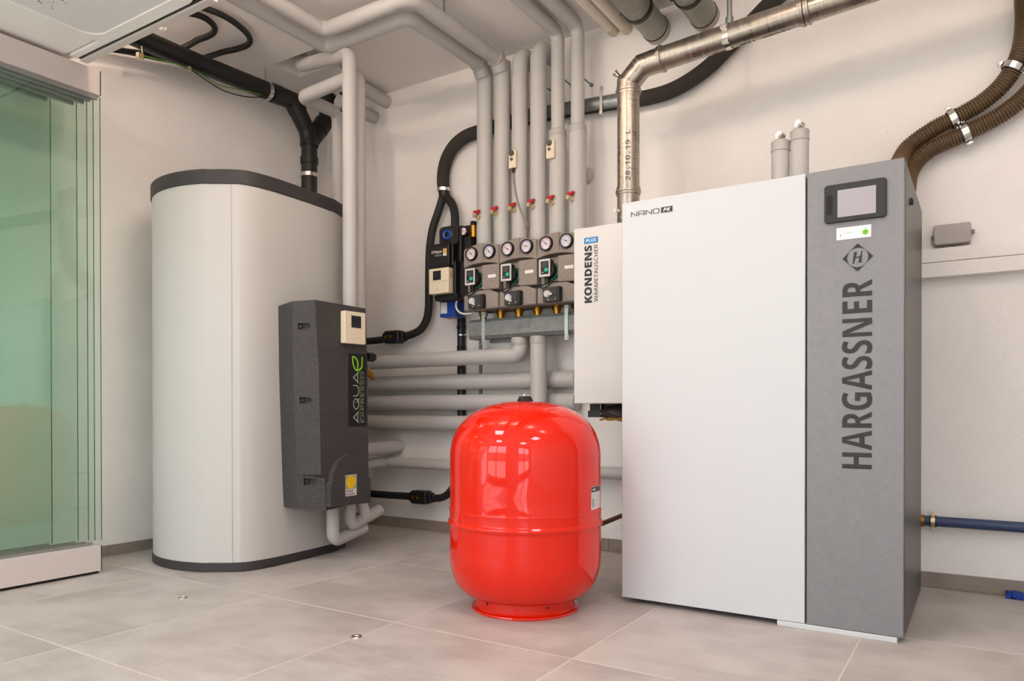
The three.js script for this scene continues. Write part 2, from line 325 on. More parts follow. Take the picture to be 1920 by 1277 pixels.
// ================================================================ BOILER
{
  const t = thing('pellet_boiler', 'tall white and grey pellet boiler with a touch screen and dark vertical lettering', 'boiler', [-0.75, 0, -3.2]);
  part(t, 'body', box(-1.262, -0.2305, 0.03, 1.64, -3.63, -2.846, 0.004), M.shadedSheet);
  const wd = part(t, 'front_panel', box(-1.263, -0.5455, 0.0205, 1.648, -2.845, -2.82, 0.003), M.whiteSheet, { label: 'white front panel' });
  const gp = part(t, 'control_panel', box(-0.5395, -0.2285, 0.0205, 1.6485, -2.845, -2.82, 0.003), M.greySheet, { label: 'speckled grey control panel' });
  part(t, 'side_panel', box(-0.2305, -0.2275, 0.021, 1.647, -3.63, -2.849), M.shadedSheet);
  part(t, 'side_panel', box(-1.2655, -1.2625, 0.021, 1.647, -3.63, -2.849), M.whiteSheet, { label: 'white side panel' });
  part(t, 'plinth', box(-1.2, -0.26, 0.0, 0.03, -3.6, -2.93), M.plinth);
  part(t, 'base_rail', box(-0.642, -0.247, 0.0, 0.0195, -2.89, -2.819, 0.002), mat({ color: 0xcfd3d3, roughness: 0.4, metalness: 0.2 }));
  part(t, 'lock', [cyl([-0.2275, 1.546, -3.02], [-0.219, 1.546, -3.02], 0.012), box(-0.2275, -0.2155, 1.532, 1.552, -3.022, -3.012, 0.002)], M.black);
  const zf = -2.8197, D = 0.0012;
  const nano = print(512, 96, (x) => {
    x.strokeStyle = '#262324'; x.lineWidth = 9; x.lineCap = 'butt'; x.lineJoin = 'round';
    const y0 = 10, y1 = 86; let u = 6; const W = 72;
    const path = (p) => { x.beginPath(); p.forEach((q, i) => (i ? x.lineTo(u + q[0] * W, y0 + q[1] * (y1 - y0)) : x.moveTo(u + q[0] * W, y0 + q[1] * (y1 - y0)))); x.stroke(); };
    path([[0.03, 1], [0.03, 0.05], [0.97, 0.95], [0.97, 0]]); u += 90;
    path([[0.03, 1], [0.03, 0.25], [0.2, 0.05], [0.97, 0.05], [0.97, 1]]); path([[0.03, 0.62], [0.97, 0.62]]); u += 90;
    path([[0.03, 1], [0.03, 0.05], [0.97, 0.95], [0.97, 0]]); u += 90;
    path([[0.1, 0.05], [0.9, 0.05], [0.98, 0.2], [0.98, 0.8], [0.9, 0.95], [0.1, 0.95], [0.02, 0.8], [0.02, 0.2], [0.1, 0.05], [0.9, 0.05]]);
    x.fillStyle = '#262324'; x.fillRect(372, 4, 136, 88); x.fillStyle = '#e9e6e4'; fit(x, 'PK', 'italic bold 80px sans-serif', 396, 20, 92, 56);
  });
  part(wd, 'lettering', plate(0.18, 0.024, [-1.133, 1.5955, zf + D]), decalMat(nano));
  const brand = print(176, 1160, (x, w, h) => { x.translate(0, h); x.rotate(-Math.PI / 2); x.fillStyle = '#201c1d'; x.lineJoin = 'miter'; fit(x, 'HARGASSNER', 'bold 160px sans-serif', 2, 2, h - 4, w - 4); });
  part(gp, 'lettering', plate(0.1, 0.661, [-0.374, 0.9185, zf + D]), decalMat(brand));
  const logo = print(256, 256, (x) => {
    x.fillStyle = '#1e1b1c'; x.beginPath(); x.moveTo(128, 2); x.lineTo(254, 128); x.lineTo(128, 254); x.lineTo(2, 128); x.fill();
    x.globalCompositeOperation = 'destination-out'; x.beginPath(); x.arc(128, 128, 86, 0, 7); x.fill(); x.globalCompositeOperation = 'source-over';
    x.fillStyle = '#1e1b1c'; x.beginPath(); [[98, 78], [124, 78], [116, 122], [148, 118], [158, 72], [166, 72], [160, 176], [134, 176], [142, 128], [112, 132], [96, 184], [86, 184]].forEach((p, i) => (i ? x.lineTo(...p) : x.moveTo(...p))); x.fill();
  });
  part(gp, 'logo', plate(0.1, 0.1, [-0.3725, 1.3265, zf + D]), decalMat(logo));
  // touch screen
  const sc = part(gp, 'touch_screen', extrude(rrect(-0.48, -0.2815, 1.4555, 1.59, 0.012), 0.012, 0.003).translate(0, 0, -2.8205), mat({ color: 0x232427, roughness: 0.55 }));
  const glow = print(256, 192, (x, w, h) => { x.fillStyle = '#a9a5aa'; x.fillRect(0, 0, w, h); });
  part(gp, 'display', box(-0.436, -0.314, 1.4715, 1.5665, -2.8095, -2.8075), phys({ map: glow, roughness: 0.16, clearcoat: 0.5, clearcoatRoughness: 0.1 }));
  part(gp, 'slot', extrude(rrect(-0.471, -0.4525, 1.484, 1.5545, 0.0092), 0.003, 0.001).translate(0, 0, -2.8097), M.blackMatt);
  const stick = print(512, 192, (x) => {
    x.fillStyle = '#efedec'; x.fillRect(0, 0, 512, 192); x.fillStyle = '#b9b6b5';
    for (const [y, w] of [[26, 190], [46, 250], [66, 240]]) for (let u = 40; u < 40 + w; u += 9 + (u % 5)) x.fillRect(u, y, 6, 7);
    x.fillStyle = '#9b9898'; for (let u = 100; u < 250; u += 11) x.fillRect(u, 88, 8, 9);
    x.fillStyle = '#dddada'; x.fillRect(330, 10, 2, 170); x.fillRect(80, 120, 230, 4); x.fillRect(80, 140, 230, 4);
    x.fillStyle = '#3c3a3a'; x.beginPath(); x.arc(62, 118, 10, 0, 7); x.fill(); x.fillRect(50, 146, 26, 5);
    x.fillStyle = '#3c3a3a'; x.fillRect(426, 36, 9, 14); x.fillStyle = '#7bc121'; x.beginPath(); x.arc(430, 108, 46, 0, 7); x.fill(); x.strokeStyle = '#2f7a1d'; x.lineWidth = 8; x.beginPath(); x.moveTo(412, 92); x.lineTo(432, 110); x.lineTo(446, 90); x.moveTo(432, 110); x.lineTo(434, 134); x.stroke();
  });
  part(gp, 'sticker', plate(0.111, 0.0425, [-0.3855, 1.415, zf + D]), labelMat(stick));
  // sloping hood behind the top
  part(t, 'rear_hood', extrude([[-3.63, 1.64], [-3.2, 1.64], [-3.28, 1.74], [-3.63, 1.80]], 0.22).rotateY(-Math.PI / 2).translate(-0.52, 0, 0), M.pvc);
}
// two capped upright pipes behind the boiler
for (let k = 0; k < 2; k++) {
  const x = [-0.7175, -0.6415][k], y = [1.915, 1.945][k], z = -3.2;
  const t = thing('vent_pipe', ['shorter capped grey pipe with a metal valve standing behind the white boiler top', 'taller capped grey pipe with a metal valve behind the boiler, beside a shorter twin'][k], 'pipe', [x, 1.64, z], 'capped pipes behind the boiler');
  part(t, 'pipe', cyl([x, 1.64, z], [x, y - 0.012, z], 0.036, 0.036, 36), M.pvc);
  part(t, 'cap', lathe([[0, 0.012], [0.030, 0.012], [0.0375, 0.006], [0.0375, -0.026], [0.0385, -0.028], [0.0385, -0.034], [0.0365, -0.036]], [x, y - 0.012, z], 36), M.pvcCollar);
  const v = part(t, 'valve', [cyl([x, y, z], [x, y + 0.012, z], 0.008), cyl([x + 0.006, y + 0.02, z - 0.012], [x - 0.004, y + 0.022, z + 0.018], 0.0145), cyl([x - 0.004, y + 0.022, z + 0.018], [x - 0.006, y + 0.0222, z + 0.023], 0.010)], M.chrome);
}

// ================================================================ CONDENSING BOX beside the boiler
{
  const t = thing('heat_exchanger_box', 'narrow white wall box with black lettering and a blue plate beside the boiler', 'heat exchanger', [-1.48, 0.82, -3.4]);
  part(t, 'casing', box(-1.687, -1.27, 0.825, 1.675, -3.62, -3.2, 0.004), M.whiteBox);
  const wr = print(220, 1024, (x, w, h) => {
    x.fillStyle = '#1d7fbe'; x.fillRect(4, 6, w - 8, 92); x.fillStyle = '#f2f0ee'; fit(x, 'PLUS', 'bold 80px sans-serif', 34, 28, w - 68, 48);
    x.translate(0, h); x.rotate(-Math.PI / 2); x.fillStyle = '#262324'; x.strokeStyle = '#262324'; fit(x, 'KONDENS', 'bold 110px sans-serif', 8, 12, 884, 108, 5); fit(x, 'W\u00c4RMETAUSCHER', '80px sans-serif', 14, 140, 886, 74);
  });
  part(t, 'lettering', plate(0.077, 0.318, [-1.593, 1.467, -3.1985]), decalMat(wr));
  const t2 = thing('pipe_fitting_box', 'black metal bracket box with torn dark insulation and yellow foam below the narrow white box', 'bracket', [-1.6, 0.75, -3.35]);
  part(t2, 'bracket', [box(-1.676, -1.616, 0.757, 0.824, -3.42, -3.35, 0.002), box(-1.692, -1.676, 0.757, 0.79, -3.42, -3.36, 0.001), box(-1.612, -1.3, 0.79, 0.824, -3.42, -3.37, 0.002)], M.black);
  part(t2, 'gap_strip', box(-1.616, -1.612, 0.77, 0.824, -3.352, -3.349), M.alu);
  const lump = new THREE.SphereGeometry(1, 40, 24); const p = lump.attributes.position;
  for (let i = 0; i < p.count; i++) { const a = p.getX(i), b = p.getY(i), c = p.getZ(i), k = 1 + 0.10 * Math.sin(9 * a + 3 * b) * Math.cos(7 * c + 5 * b) + 0.05 * Math.sin(23 * a + 11 * c); p.setXYZ(i, a * k, b * k, c * k); }
  lump.computeVertexNormals(); lump.scale(0.11, 0.036, 0.035); lump.translate(-1.5, 0.782, -3.345);
  part(t2, 'insulation', lump, mat({ color: 0x3b3331, roughness: 0.35 }));
  const crumbs = []; for (let k = 0; k < 16; k++) { const g = new THREE.IcosahedronGeometry(0.006 + rnd() * 0.006, 1); g.scale(1.6, 0.8, 1); g.translate(-1.605 + k * 0.0125 + rnd() * 0.006, 0.745 + rnd() * 0.007, -3.34 + rnd() * 0.015); crumbs.push(g); }
  part(t2, 'foam', crumbs, mat({ color: 0xb98a3c, roughness: 0.9 }));
}

// ================================================================ FLUE
{
  const x = -1.453, z = -3.32, r = 0.0535;
  const t = thing('flue_pipe', 'stainless steel flue pipe rising from the white box and bending along the wall', 'flue pipe', [x, 1.676, z]);
  const fl = (x) => 2.448 + (x + 1.286) * 0.0635;                    // the long run climbs a little
  part(t, 'riser', cyl([x, 1.676, z], [x, 2.33, z], r, r, 48), M.steel);
  part(t, 'elbow', sweep([[x, 2.30, z], [x, 2.372, z], [x + 0.072, fl(x + 0.072) - 0.004, z], [-1.27, fl(-1.27), z]], r + 0.0015, { seg: 48 }), M.steel);
  part(t, 'run', sweep([[-1.275, fl(-1.275), z], [0.9, fl(0.9), z]], r, { seg: 48 }), M.steel);
  const bead = (y) => lathe([[r, -0.02], [r + 0.004, -0.019], [r + 0.0045, -0.008], [r + 0.008, -0.006], [r + 0.008, 0.003], [r + 0.0045, 0.005], [r + 0.004, 0.02], [r, 0.021]], [x, y, z], 48);
  part(t, 'collar', [bead(2.333)], M.steel); part(t, 'collar', [bead(1.85)], M.steel);
  const dir = new THREE.Vector3(1, 0.0635, 0).normalize(), ringAt = (x0, pr) => { const g = lathe(pr, [0, 0, 0], 48); g.applyQuaternion(new THREE.Quaternion().setFromUnitVectors(new THREE.Vector3(0, 1, 0), dir)); g.translate(x0, fl(x0), z); return g; };
  const cr = [[r, -0.014], [r + 0.005, -0.013], [r + 0.005, -0.004], [r + 0.009, -0.002], [r + 0.009, 0.006], [r + 0.005, 0.008], [r, 0.009]];
  part(t, 'collar', ringAt(-1.283, cr), M.steel); part(t, 'collar', [ringAt(-0.655, cr), ringAt(-0.632, cr)], M.steel);
  const band = part(t, 'clamp', [ringAt(-0.972, [[r, -0.012], [r + 0.0025, -0.012], [r + 0.0025, 0.012], [r, 0.012]]), box(-0.99, -0.962, fl(-0.97) + 0.01, fl(-0.97) + 0.03, z + r, z + r + 0.012, 0.003), box(-0.985, -0.955, fl(-0.97) - 0.05, fl(-0.97) - 0.03, z + r - 0.02, z + r + 0.004, 0.003)], M.chrome);
  part(t, 'threaded_rod', [cyl([-0.965, fl(-0.965) + r, z], [-0.965, CEIL, z], 0.0115, 0.0115, 16), cyl([-0.965, fl(-0.965) + r, z], [-0.965, fl(-0.965) + r + 0.03, z], 0.018, 0.018, 6)], M.zinc);
  part(t, 'test_cap', [cyl([x - 0.03, 1.752, z + 0.04], [x - 0.040, 1.752, z + 0.06], 0.008), cyl([x - 0.040, 1.752, z + 0.06], [x - 0.043, 1.752, z + 0.066], 0.0125)], M.white);
  part(t, 'plug', [cyl([x - 0.045, 2.415, z + 0.005], [x - 0.07, 2.44, z + 0.005], 0.010), cyl([x - 0.062, 2.432, z + 0.005], [x - 0.067, 2.437, z + 0.005], 0.018, 0.018, 6)], M.chrome);
  // stencilled print, on curved patches
  const date = print(96, 640, (c, w, h) => { c.translate(0, h); c.rotate(-Math.PI / 2); c.fillStyle = '#2a211b'; fit(c, '28.10.19 L', 'bold 90px monospace', 6, 14, h - 12, w - 28); });
  const g = new THREE.CylinderGeometry(r + 0.0006, r + 0.0006, 0.245, 10, 1, true, 0.06, 0.62); g.translate(x, 2.01, z);
  part(t, 'printed_date', g, decalMat(date, { roughness: 0.6 }));
  const size = print(640, 96, (c, w, h) => { c.translate(w, h); c.rotate(Math.PI); c.fillStyle = '#2a211b'; fit(c, 'D 100MM 1MM FORM', 'bold 80px monospace', 6, 14, w - 12, h - 28); });
  const g2 = new THREE.CylinderGeometry(r + 0.0006, r + 0.0006, 0.40, 10, 1, true, 0, 0.55); g2.rotateZ(-Math.PI / 2); g2.rotateX(0.95 + 0.5); g2.applyQuaternion(new THREE.Quaternion().setFromUnitVectors(new THREE.Vector3(1, 0, 0), dir)); g2.translate(-0.85, fl(-0.85), z);
  const uvs = g2.attributes.uv; for (let i = 0; i < uvs.count; i++) uvs.setXY(i, uvs.getY(i), 1 - uvs.getX(i));
  part(t, 'printed_size', g2, decalMat(size, { roughness: 0.6 }));
}

// ================================================================ RED EXPANSION VESSEL
{
  const c = [-1.566, 0, -2.549];
  const t = thing('expansion_vessel', 'glossy red round expansion vessel standing on the tiles before the boiler', 'expansion vessel', c);
  const pr = [[0.10, 0.042], [0.17, 0.046], [0.197, 0.055]];
  for (let k = 0; k <= 14; k++) { const a = k / 14 * Math.PI / 2; pr.push([0.197 + 0.109 * Math.pow(Math.sin(a), 0.85), 0.055 + 0.165 * (1 - Math.cos(a))]); }
  pr.push([0.306, 0.33], [0.3065, 0.338], [0.311, 0.342], [0.3125, 0.349], [0.311, 0.356], [0.3065, 0.360], [0.306, 0.366], [0.306, 0.395], [0.3075, 0.398], [0.3075, 0.402], [0.3045, 0.406], [0.3045, 0.47]);
  const R = 0.3045, H = 0.2315, Y = 0.60, n = 2.35;
  for (let k = 0; k <= 40; k++) { const a = k / 40 * Math.PI / 2; pr.push([R * Math.pow(Math.cos(a), 2 / n), Y + H * Math.pow(Math.sin(a), 2 / n)]); }
  pr[pr.length - 1][0] = 0.0001;
  const lg = new THREE.LatheGeometry(pr.map((p) => new THREE.Vector2(...p)), 128); lg.translate(...c);
  part(t, 'shell', lg, M.red);
  const base = [[0.194, 0.0], [0.2155, 0.0], [0.2175, 0.004], [0.2155, 0.009], [0.204, 0.012], [0.201, 0.016], [0.199, 0.062], [0.194, 0.062]];
  const ft = part(t, 'base_ring', toCreasedNormals(new THREE.LatheGeometry(base.map((p) => new THREE.Vector2(...p)), 128).translate(...c), 0.5), M.red);
  const hole = (a) => cyl([c[0] + Math.sin(a) * 0.1985, 0.042, c[2] + Math.cos(a) * 0.1985], [c[0] + Math.sin(a) * 0.2012, 0.042, c[2] + Math.cos(a) * 0.2012], 0.0055, 0.0055, 14);
  part(ft, 'bolt_hole', hole(-0.28), M.black); part(ft, 'bolt_hole', hole(0.99), M.black);
  const cap = part(t, 'valve_cap', lathe([[0.0345, 0.826], [0.033, 0.832], [0.026, 0.846], [0.024, 0.8505], [0.0, 0.851]], c, 32), M.blackMatt);
  part(cap, 'stud', [cyl([c[0] - 0.004, 0.85, c[2]], [c[0] - 0.004, 0.862, c[2]], 0.0045), cyl([c[0] - 0.004, 0.853, c[2]], [c[0] - 0.004, 0.857, c[2]], 0.0075, 0.0075, 6)], M.chrome);
  const lab = print(256, 224, (x, w, h) => {
    x.fillStyle = '#d9d2cc'; x.fillRect(0, 0, w, h); x.fillStyle = '#191617'; x.fillRect(4, 4, w - 8, 50); x.fillStyle = '#d9d2cc'; x.fillRect(30, 20, 60, 18);
    x.fillStyle = '#8d8580'; for (let y = 70; y < 205; y += 15) for (let u = 14; u < 236; u += 10 + ((u * y) % 9)) x.fillRect(u, y, 6, 5);
    x.fillStyle = '#4b4643'; for (let k = 0; k < 14; k++) x.fillRect(20, 120 + k * 6, 44, 2 + (k % 3));
  });
  const lgx = new THREE.CylinderGeometry(0.3052, 0.3052, 0.088, 12, 1, true, 1.52, 0.34); lgx.translate(c[0], 0.457, c[2]);
  part(t, 'rating_label', lgx, labelMat(lab, { side: THREE.DoubleSide }));
  const t2 = thing('copper_pipe', 'thin brown copper pipe leading from the red vessel back to the wall', 'pipe', [-1.41, 0.3, -3.7]);
  part(t2, 'pipe', sweep([[-1.395, 0.297, -2.785], [-1.40, 0.299, -2.9], [-1.418, 0.302, -3.15], [-1.44, 0.303, WB]], 0.0105, { seg: 16 }), M.copper);
}

// ================================================================ BUFFER TANK
{
  const cx = -3.43, cz = -2.707, R = 0.52;
  const outline = (d) => {
    const p = []; const a0 = Math.atan2(-2.31 - cz, -3.105 - cx), a1 = Math.atan2(-3.08 - cz, -3.118 - cx);   // from front corner round the left to the rear corner
    for (let k = 0; k <= 72; k++) { const a = a0 + (2 * Math.PI + a1 - a0 - 0) * k / 72; const f = Math.hypot(-3.105 - cx, -2.31 - cz) * (1 - k / 72) + Math.hypot(-3.118 - cx, -3.08 - cz) * k / 72; const rr = k < 4 || k > 68 ? f : R; p.push([cx + Math.cos(a) * (rr + d), -(cz + Math.sin(a) * (rr + d))]); }
    p.push([-3.066 + d, 2.95], [-3.047 + d, 2.75], [-3.039 + d, 2.62], [-3.036 + d, 2.53], [-3.038 + d, 2.475], [-3.044 + d, 2.42], [-3.056 + d, 2.37], [-3.076 + d, 2.335]);
    return p;
  };
  const body = (d, y0, y1, bev) => { const g = extrude(outline(d), y1 - y0, bev); g.rotateX(-Math.PI / 2); g.translate(0, y0, 0); return toCreasedNormals(g, 0.3); };
  const t = thing('buffer_tank', 'large pale grey insulated hot water tank with black trim rings', 'tank', [cx, 0, cz]);
  part(t, 'jacket', body(0, 0.03, 1.91, 0), M.tank);
  part(t, 'top_trim', body(0.006, 1.90, 1.973, 0.006), M.trim);
  part(t, 'base_trim', body(0.004, 0.001, 0.046, 0.003), M.trim);
  part(t, 'jacket_seam', [box(-3.1085, -3.1030, 0.046, 1.9, -2.3105, -2.3070, 0.001)], M.tank);
}

// ================================================================ HOT WATER STATION on the tank
{
  const t = thing('hot_water_station', 'dark grey foam-clad hot water station mounted on the side of the grey tank', 'water station', [-2.97, 0.28, -2.8]);
  // horizontal sections [x, z] at four heights: side, bevel, front
  const sec = [
    [0.29, [[-3.07, -2.575], [-2.905, -2.54], [-2.80, -2.633], [-2.79, -2.94], [-3.07, -3.05]]],
    [0.45, [[-3.07, -2.566], [-2.905, -2.536], [-2.80, -2.626], [-2.784, -2.926], [-3.07, -3.05]]],
    [0.47, [[-3.07, -2.565], [-2.905, -2.535], [-2.80, -2.602], [-2.784, -2.924], [-3.07, -3.05]]],
    [1.0, [[-3.07, -2.545], [-2.905, -2.519], [-2.80, -2.588], [-2.784, -2.918], [-3.07, -3.04]]],
    [1.32, [[-3.07, -2.541], [-2.905, -2.513], [-2.80, -2.564], [-2.788, -2.908], [-3.07, -3.03]]],
  ];
  const pos = [], tri = (a, b, c) => pos.push(...a, ...b, ...c), n = 5, topY = [1.322, 1.337, 1.342, 1.337, 1.30];
  const P = (k, i) => [sec[k][1][i % n][0], k === sec.length - 1 ? topY[i % n] : k === 0 ? [0.297, 0.297, 0.287, 0.308, 0.31][i % n] : sec[k][0], sec[k][1][i % n][1]];
  for (let k = 0; k < sec.length - 1; k++) for (let i = 0; i < n; i++) { tri(P(k, i), P(k, i + 1), P(k + 1, i)); tri(P(k + 1, i), P(k, i + 1), P(k + 1, i + 1)); }
  for (let i = 1; i < n - 1; i++) { tri(P(0, 0), P(0, i + 1), P(0, i)); const k = sec.length - 1; tri(P(k, 0), P(k, i), P(k, i + 1)); }
  let g = new THREE.BufferGeometry(); g.setAttribute('position', new THREE.Float32BufferAttribute(pos, 3)); g.computeVertexNormals();
  { // is it inside out?
    const v = new THREE.Vector3(pos[0], pos[1], pos[2]), w = new THREE.Vector3(g.attributes.normal.getX(0), g.attributes.normal.getY(0), g.attributes.normal.getZ(0));
    if (w.dot(v.sub(new THREE.Vector3(-2.97, 0.6, -2.8))) < 0) { for (let i = 0; i < pos.length; i += 9) for (let k = 0; k < 3; k++) { const q = pos[i + 3 + k]; pos[i + 3 + k] = pos[i + 6 + k]; pos[i + 6 + k] = q; } g = new THREE.BufferGeometry(); g.setAttribute('position', new THREE.Float32BufferAttribute(pos, 3)); g.computeVertexNormals(); }
  }
  g = uvBox(g);
  // three latch recesses cut into the bevel
  const ev = new Evaluator(); ev.attributes = ['position', 'normal', 'uv'];
  let b = new Brush(g); b.updateMatrixWorld();
  const at = (y, f) => { const k = y > 1 ? 3 : y > 0.46 ? 2 : 0, u = (y - sec[k][0]) / (sec[k + 1][0] - sec[k][0]), L = (i) => [0, 1].map((q) => sec[k][1][i][q] + (sec[k + 1][1][i][q] - sec[k][1][i][q]) * u), a = L(1), c = L(2); return [a[0] + (c[0] - a[0]) * f, y, a[1] + (c[1] - a[1]) * f]; };
  const slots = [[1.212, 0.22], [0.843, 0.22], [0.434, 0.26]];
  for (const [y, f] of slots) {
    const a = at(y, f), c = at(y, f + 0.52), dir = new THREE.Vector3(c[0] - a[0], 0, c[2] - a[2]).normalize(), nrm = new THREE.Vector3(-dir.z, 0, dir.x); if (nrm.x < 0) nrm.negate();
    const sh = new THREE.Shape(); sh.moveTo(0, -0.016); sh.lineTo(0.035, -0.016); sh.quadraticCurveTo(0.062, -0.012, 0.066, 0.003); sh.quadraticCurveTo(0.06, 0.014, 0.04, 0.016); sh.lineTo(0, 0.016); sh.closePath();
    const cut = new THREE.ExtrudeGeometry(sh, { depth: 0.05, bevelEnabled: false });
    const m = new THREE.Matrix4().makeBasis(dir, new THREE.Vector3(0, 1, 0), dir.clone().cross(new THREE.Vector3(0, 1, 0))); cut.applyMatrix4(m); const bn = dir.clone().cross(new THREE.Vector3(0, 1, 0));
    const o = V(a).add(bn.multiplyScalar(bn.dot(nrm) > 0 ? -0.026 : -0.024)); cut.translate(o.x, o.y, o.z);
    const q = new Brush(cut); q.updateMatrixWorld(); b = ev.evaluate(b, q, SUBTRACTION); b.updateMatrixWorld();
  }
  const cs = part(t, 'housing', uvBox(b.geometry.clone()), M.foamDark);
  for (const [y, f] of slots) { const p = at(y, f + 0.07); part(cs, 'latch', cyl([p[0] - 0.55 * 0.032, y, p[2] - 0.83 * 0.032], [p[0] - 0.55 * 0.012, y, p[2] - 0.83 * 0.012], 0.009, 0.009, 14), M.black); }
  // arched boss at the foot of the front
  const boss = new THREE.Shape(); boss.moveTo(-0.142, 0.309); boss.lineTo(0.142, 0.30); boss.lineTo(0.142, 0.425); boss.lineTo(0.130, 0.432); boss.absarc(0, 0.432, 0.130, 0, Math.PI); boss.lineTo(-0.142, 0.42); boss.closePath();
  const bg = new THREE.ExtrudeGeometry(boss, { depth: 0.03, bevelEnabled: true, bevelSize: 0.003, bevelThickness: 0.003, bevelSegments: 2, curveSegments: 28 }); bg.rotateY(Math.PI / 2); bg.translate(-2.800, 0, -2.779);
  part(t, 'foot_boss', uvBox(bg), M.foamDark);
  const skew = 0.06;
  // control unit
  const cu = thing('heating_controller', 'small cream controller with a dark square screen on the dark water station', 'controller', [-2.85, 1.15, -2.87]);
  const W = 0.141, place = (gg) => { gg.rotateY(Math.PI / 2 - skew); gg.translate(-2.776, 1.221, -2.797); return gg; };
  part(cu, 'case', place(extrude(rrect(-W / 2, W / 2, -0.083, 0.083, 0.005), 0.035, 0.003).translate(0, 0, -0.01)), M.cream);
  part(cu, 'screen', place(box(-0.028, 0.038, 0.0, 0.062, 0.0245, 0.026)), M.screen);
  part(cu, 'button', place(cyl([0.01, -0.055, 0.025], [0.01, -0.055, 0.0275], 0.004, 0.004, 12)), M.lightGrey);
  // name plate
  const np = print(160, 512, (x, w, h) => {
    x.fillStyle = '#0a090c'; x.fillRect(0, 0, w, h);
    x.strokeStyle = '#8fcb1f'; x.lineWidth = 11; x.lineCap = 'round'; x.lineJoin = 'round'; x.beginPath(); x.moveTo(38, 22); x.quadraticCurveTo(36, 98, 74, 118); x.quadraticCurveTo(122, 112, 122, 72); x.lineTo(122, 22); x.moveTo(38, 22); x.quadraticCurveTo(76, 24, 84, 66); x.lineTo(82, 112); x.stroke();
    x.save(); x.translate(0, h); x.rotate(-Math.PI / 2); x.fillStyle = '#cfcacb'; x.strokeStyle = '#cfcacb'; x.lineWidth = 5; x.lineCap = 'butt';
    let u = 24; const a = () => { x.beginPath(); x.moveTo(u, 92); x.lineTo(u + 40, 44); x.lineTo(u + 80, 92); x.moveTo(u + 14, 82); x.lineTo(u + 66, 82); x.stroke(); };
    a(); u += 98; x.beginPath(); x.ellipse(u + 36, 68, 36, 23, 0, 0, 7); x.moveTo(u + 44, 70); x.lineTo(u + 74, 94); x.stroke(); u += 92; x.beginPath(); x.moveTo(u, 42); x.lineTo(u, 66); x.quadraticCurveTo(u + 4, 92, u + 36, 92); x.quadraticCurveTo(u + 70, 92, u + 74, 66); x.lineTo(u + 74, 42); x.stroke(); u += 90; a();
    x.fillStyle = '#57a51c'; x.fillRect(24, 103, 370, 4); x.fillStyle = '#8d898b'; fit(x, 'EXPRESSO', '40px sans-serif', 24, 114, 366, 24); x.restore();
  });
  part(t, 'name_plate', plate(0.127, 0.382, [-2.7865, 0.8994, -2.845], 'x', 0.045), labelMat(np, { roughness: 0.65 }));
  const sq = print(160, 224, (x, w, h) => {
    x.fillStyle = '#9c979a'; x.fillRect(0, 0, w, h); x.fillStyle = '#d8d3d2'; x.fillRect(0, 152, w, 72); x.fillStyle = '#f0c400'; x.beginPath(); x.ellipse(80, 78, 66, 72, 0, 0, 7); x.fill();
    x.fillStyle = '#211f20'; fit(x, 'PARA', 'bold 34px sans-serif', 12, 160, 100, 24); fit(x, 'DIGMA', 'bold 34px sans-serif', 12, 192, 124, 24); x.strokeStyle = '#d8d3d2'; x.lineWidth = 6; x.strokeRect(3, 3, w - 6, h - 6);
  });
  part(t, 'sticker', plate(0.08, 0.109, [-2.7665, 0.4037, -2.777], 'x', 0), labelMat(sq));
  part(t, 'drain_nut', [cyl([-2.90, 1.09, -3.03], [-2.90, 1.09, -3.085], 0.026, 0.026, 6), cyl([-2.90, 1.09, -3.085], [-2.90, 1.09, -3.092], 0.02)], M.black);
  part(t, 'drain_valve', [cyl([-2.91, 1.015, -3.02], [-2.905, 0.99, -3.07], 0.018, 0.018, 20), cyl([-2.905, 0.99, -3.07], [-2.903, 0.972, -3.09], 0.013, 0.015, 20), cyl([-2.905, 1.0, -3.05], [-2.905, 1.03, -3.055], 0.010, 0.010, 12)], M.brass);
}
// pale pipes below the station
[['longest pale pipe bend under the dark water station, nearly touching the floor', [[-2.962, 0.31, -2.836], [-2.962, 0.082, -2.836], [-3.01, 0.115, -3.12]], 0.034],
  ['middle pale pipe bend under the dark water station', [[-2.962, 0.31, -2.962], [-2.962, 0.145, -2.962], [-3.02, 0.20, -3.26]], 0.034],
  ['rearmost pale pipe bend under the dark water station, going down at a slant', [[-2.97, 0.34, -3.03], [-2.965, 0.175, -3.10], [-3.02, 0.135, -3.02]], 0.031],
].forEach(([label, pts, r]) => { const t = thing('pipe_bend', label, 'pipe', pts[1], 'pipe bends under the water station'); part(t, 'pipe', sweep(rounded(pts, 0.05), r), M.pvc); part(t, 'collar', cyl([pts[0][0], pts[0][1] - 0.05, pts[0][2]], [pts[0][0], pts[0][1] - 0.045, pts[0][2]], r + 0.001), M.pvcCollar); });

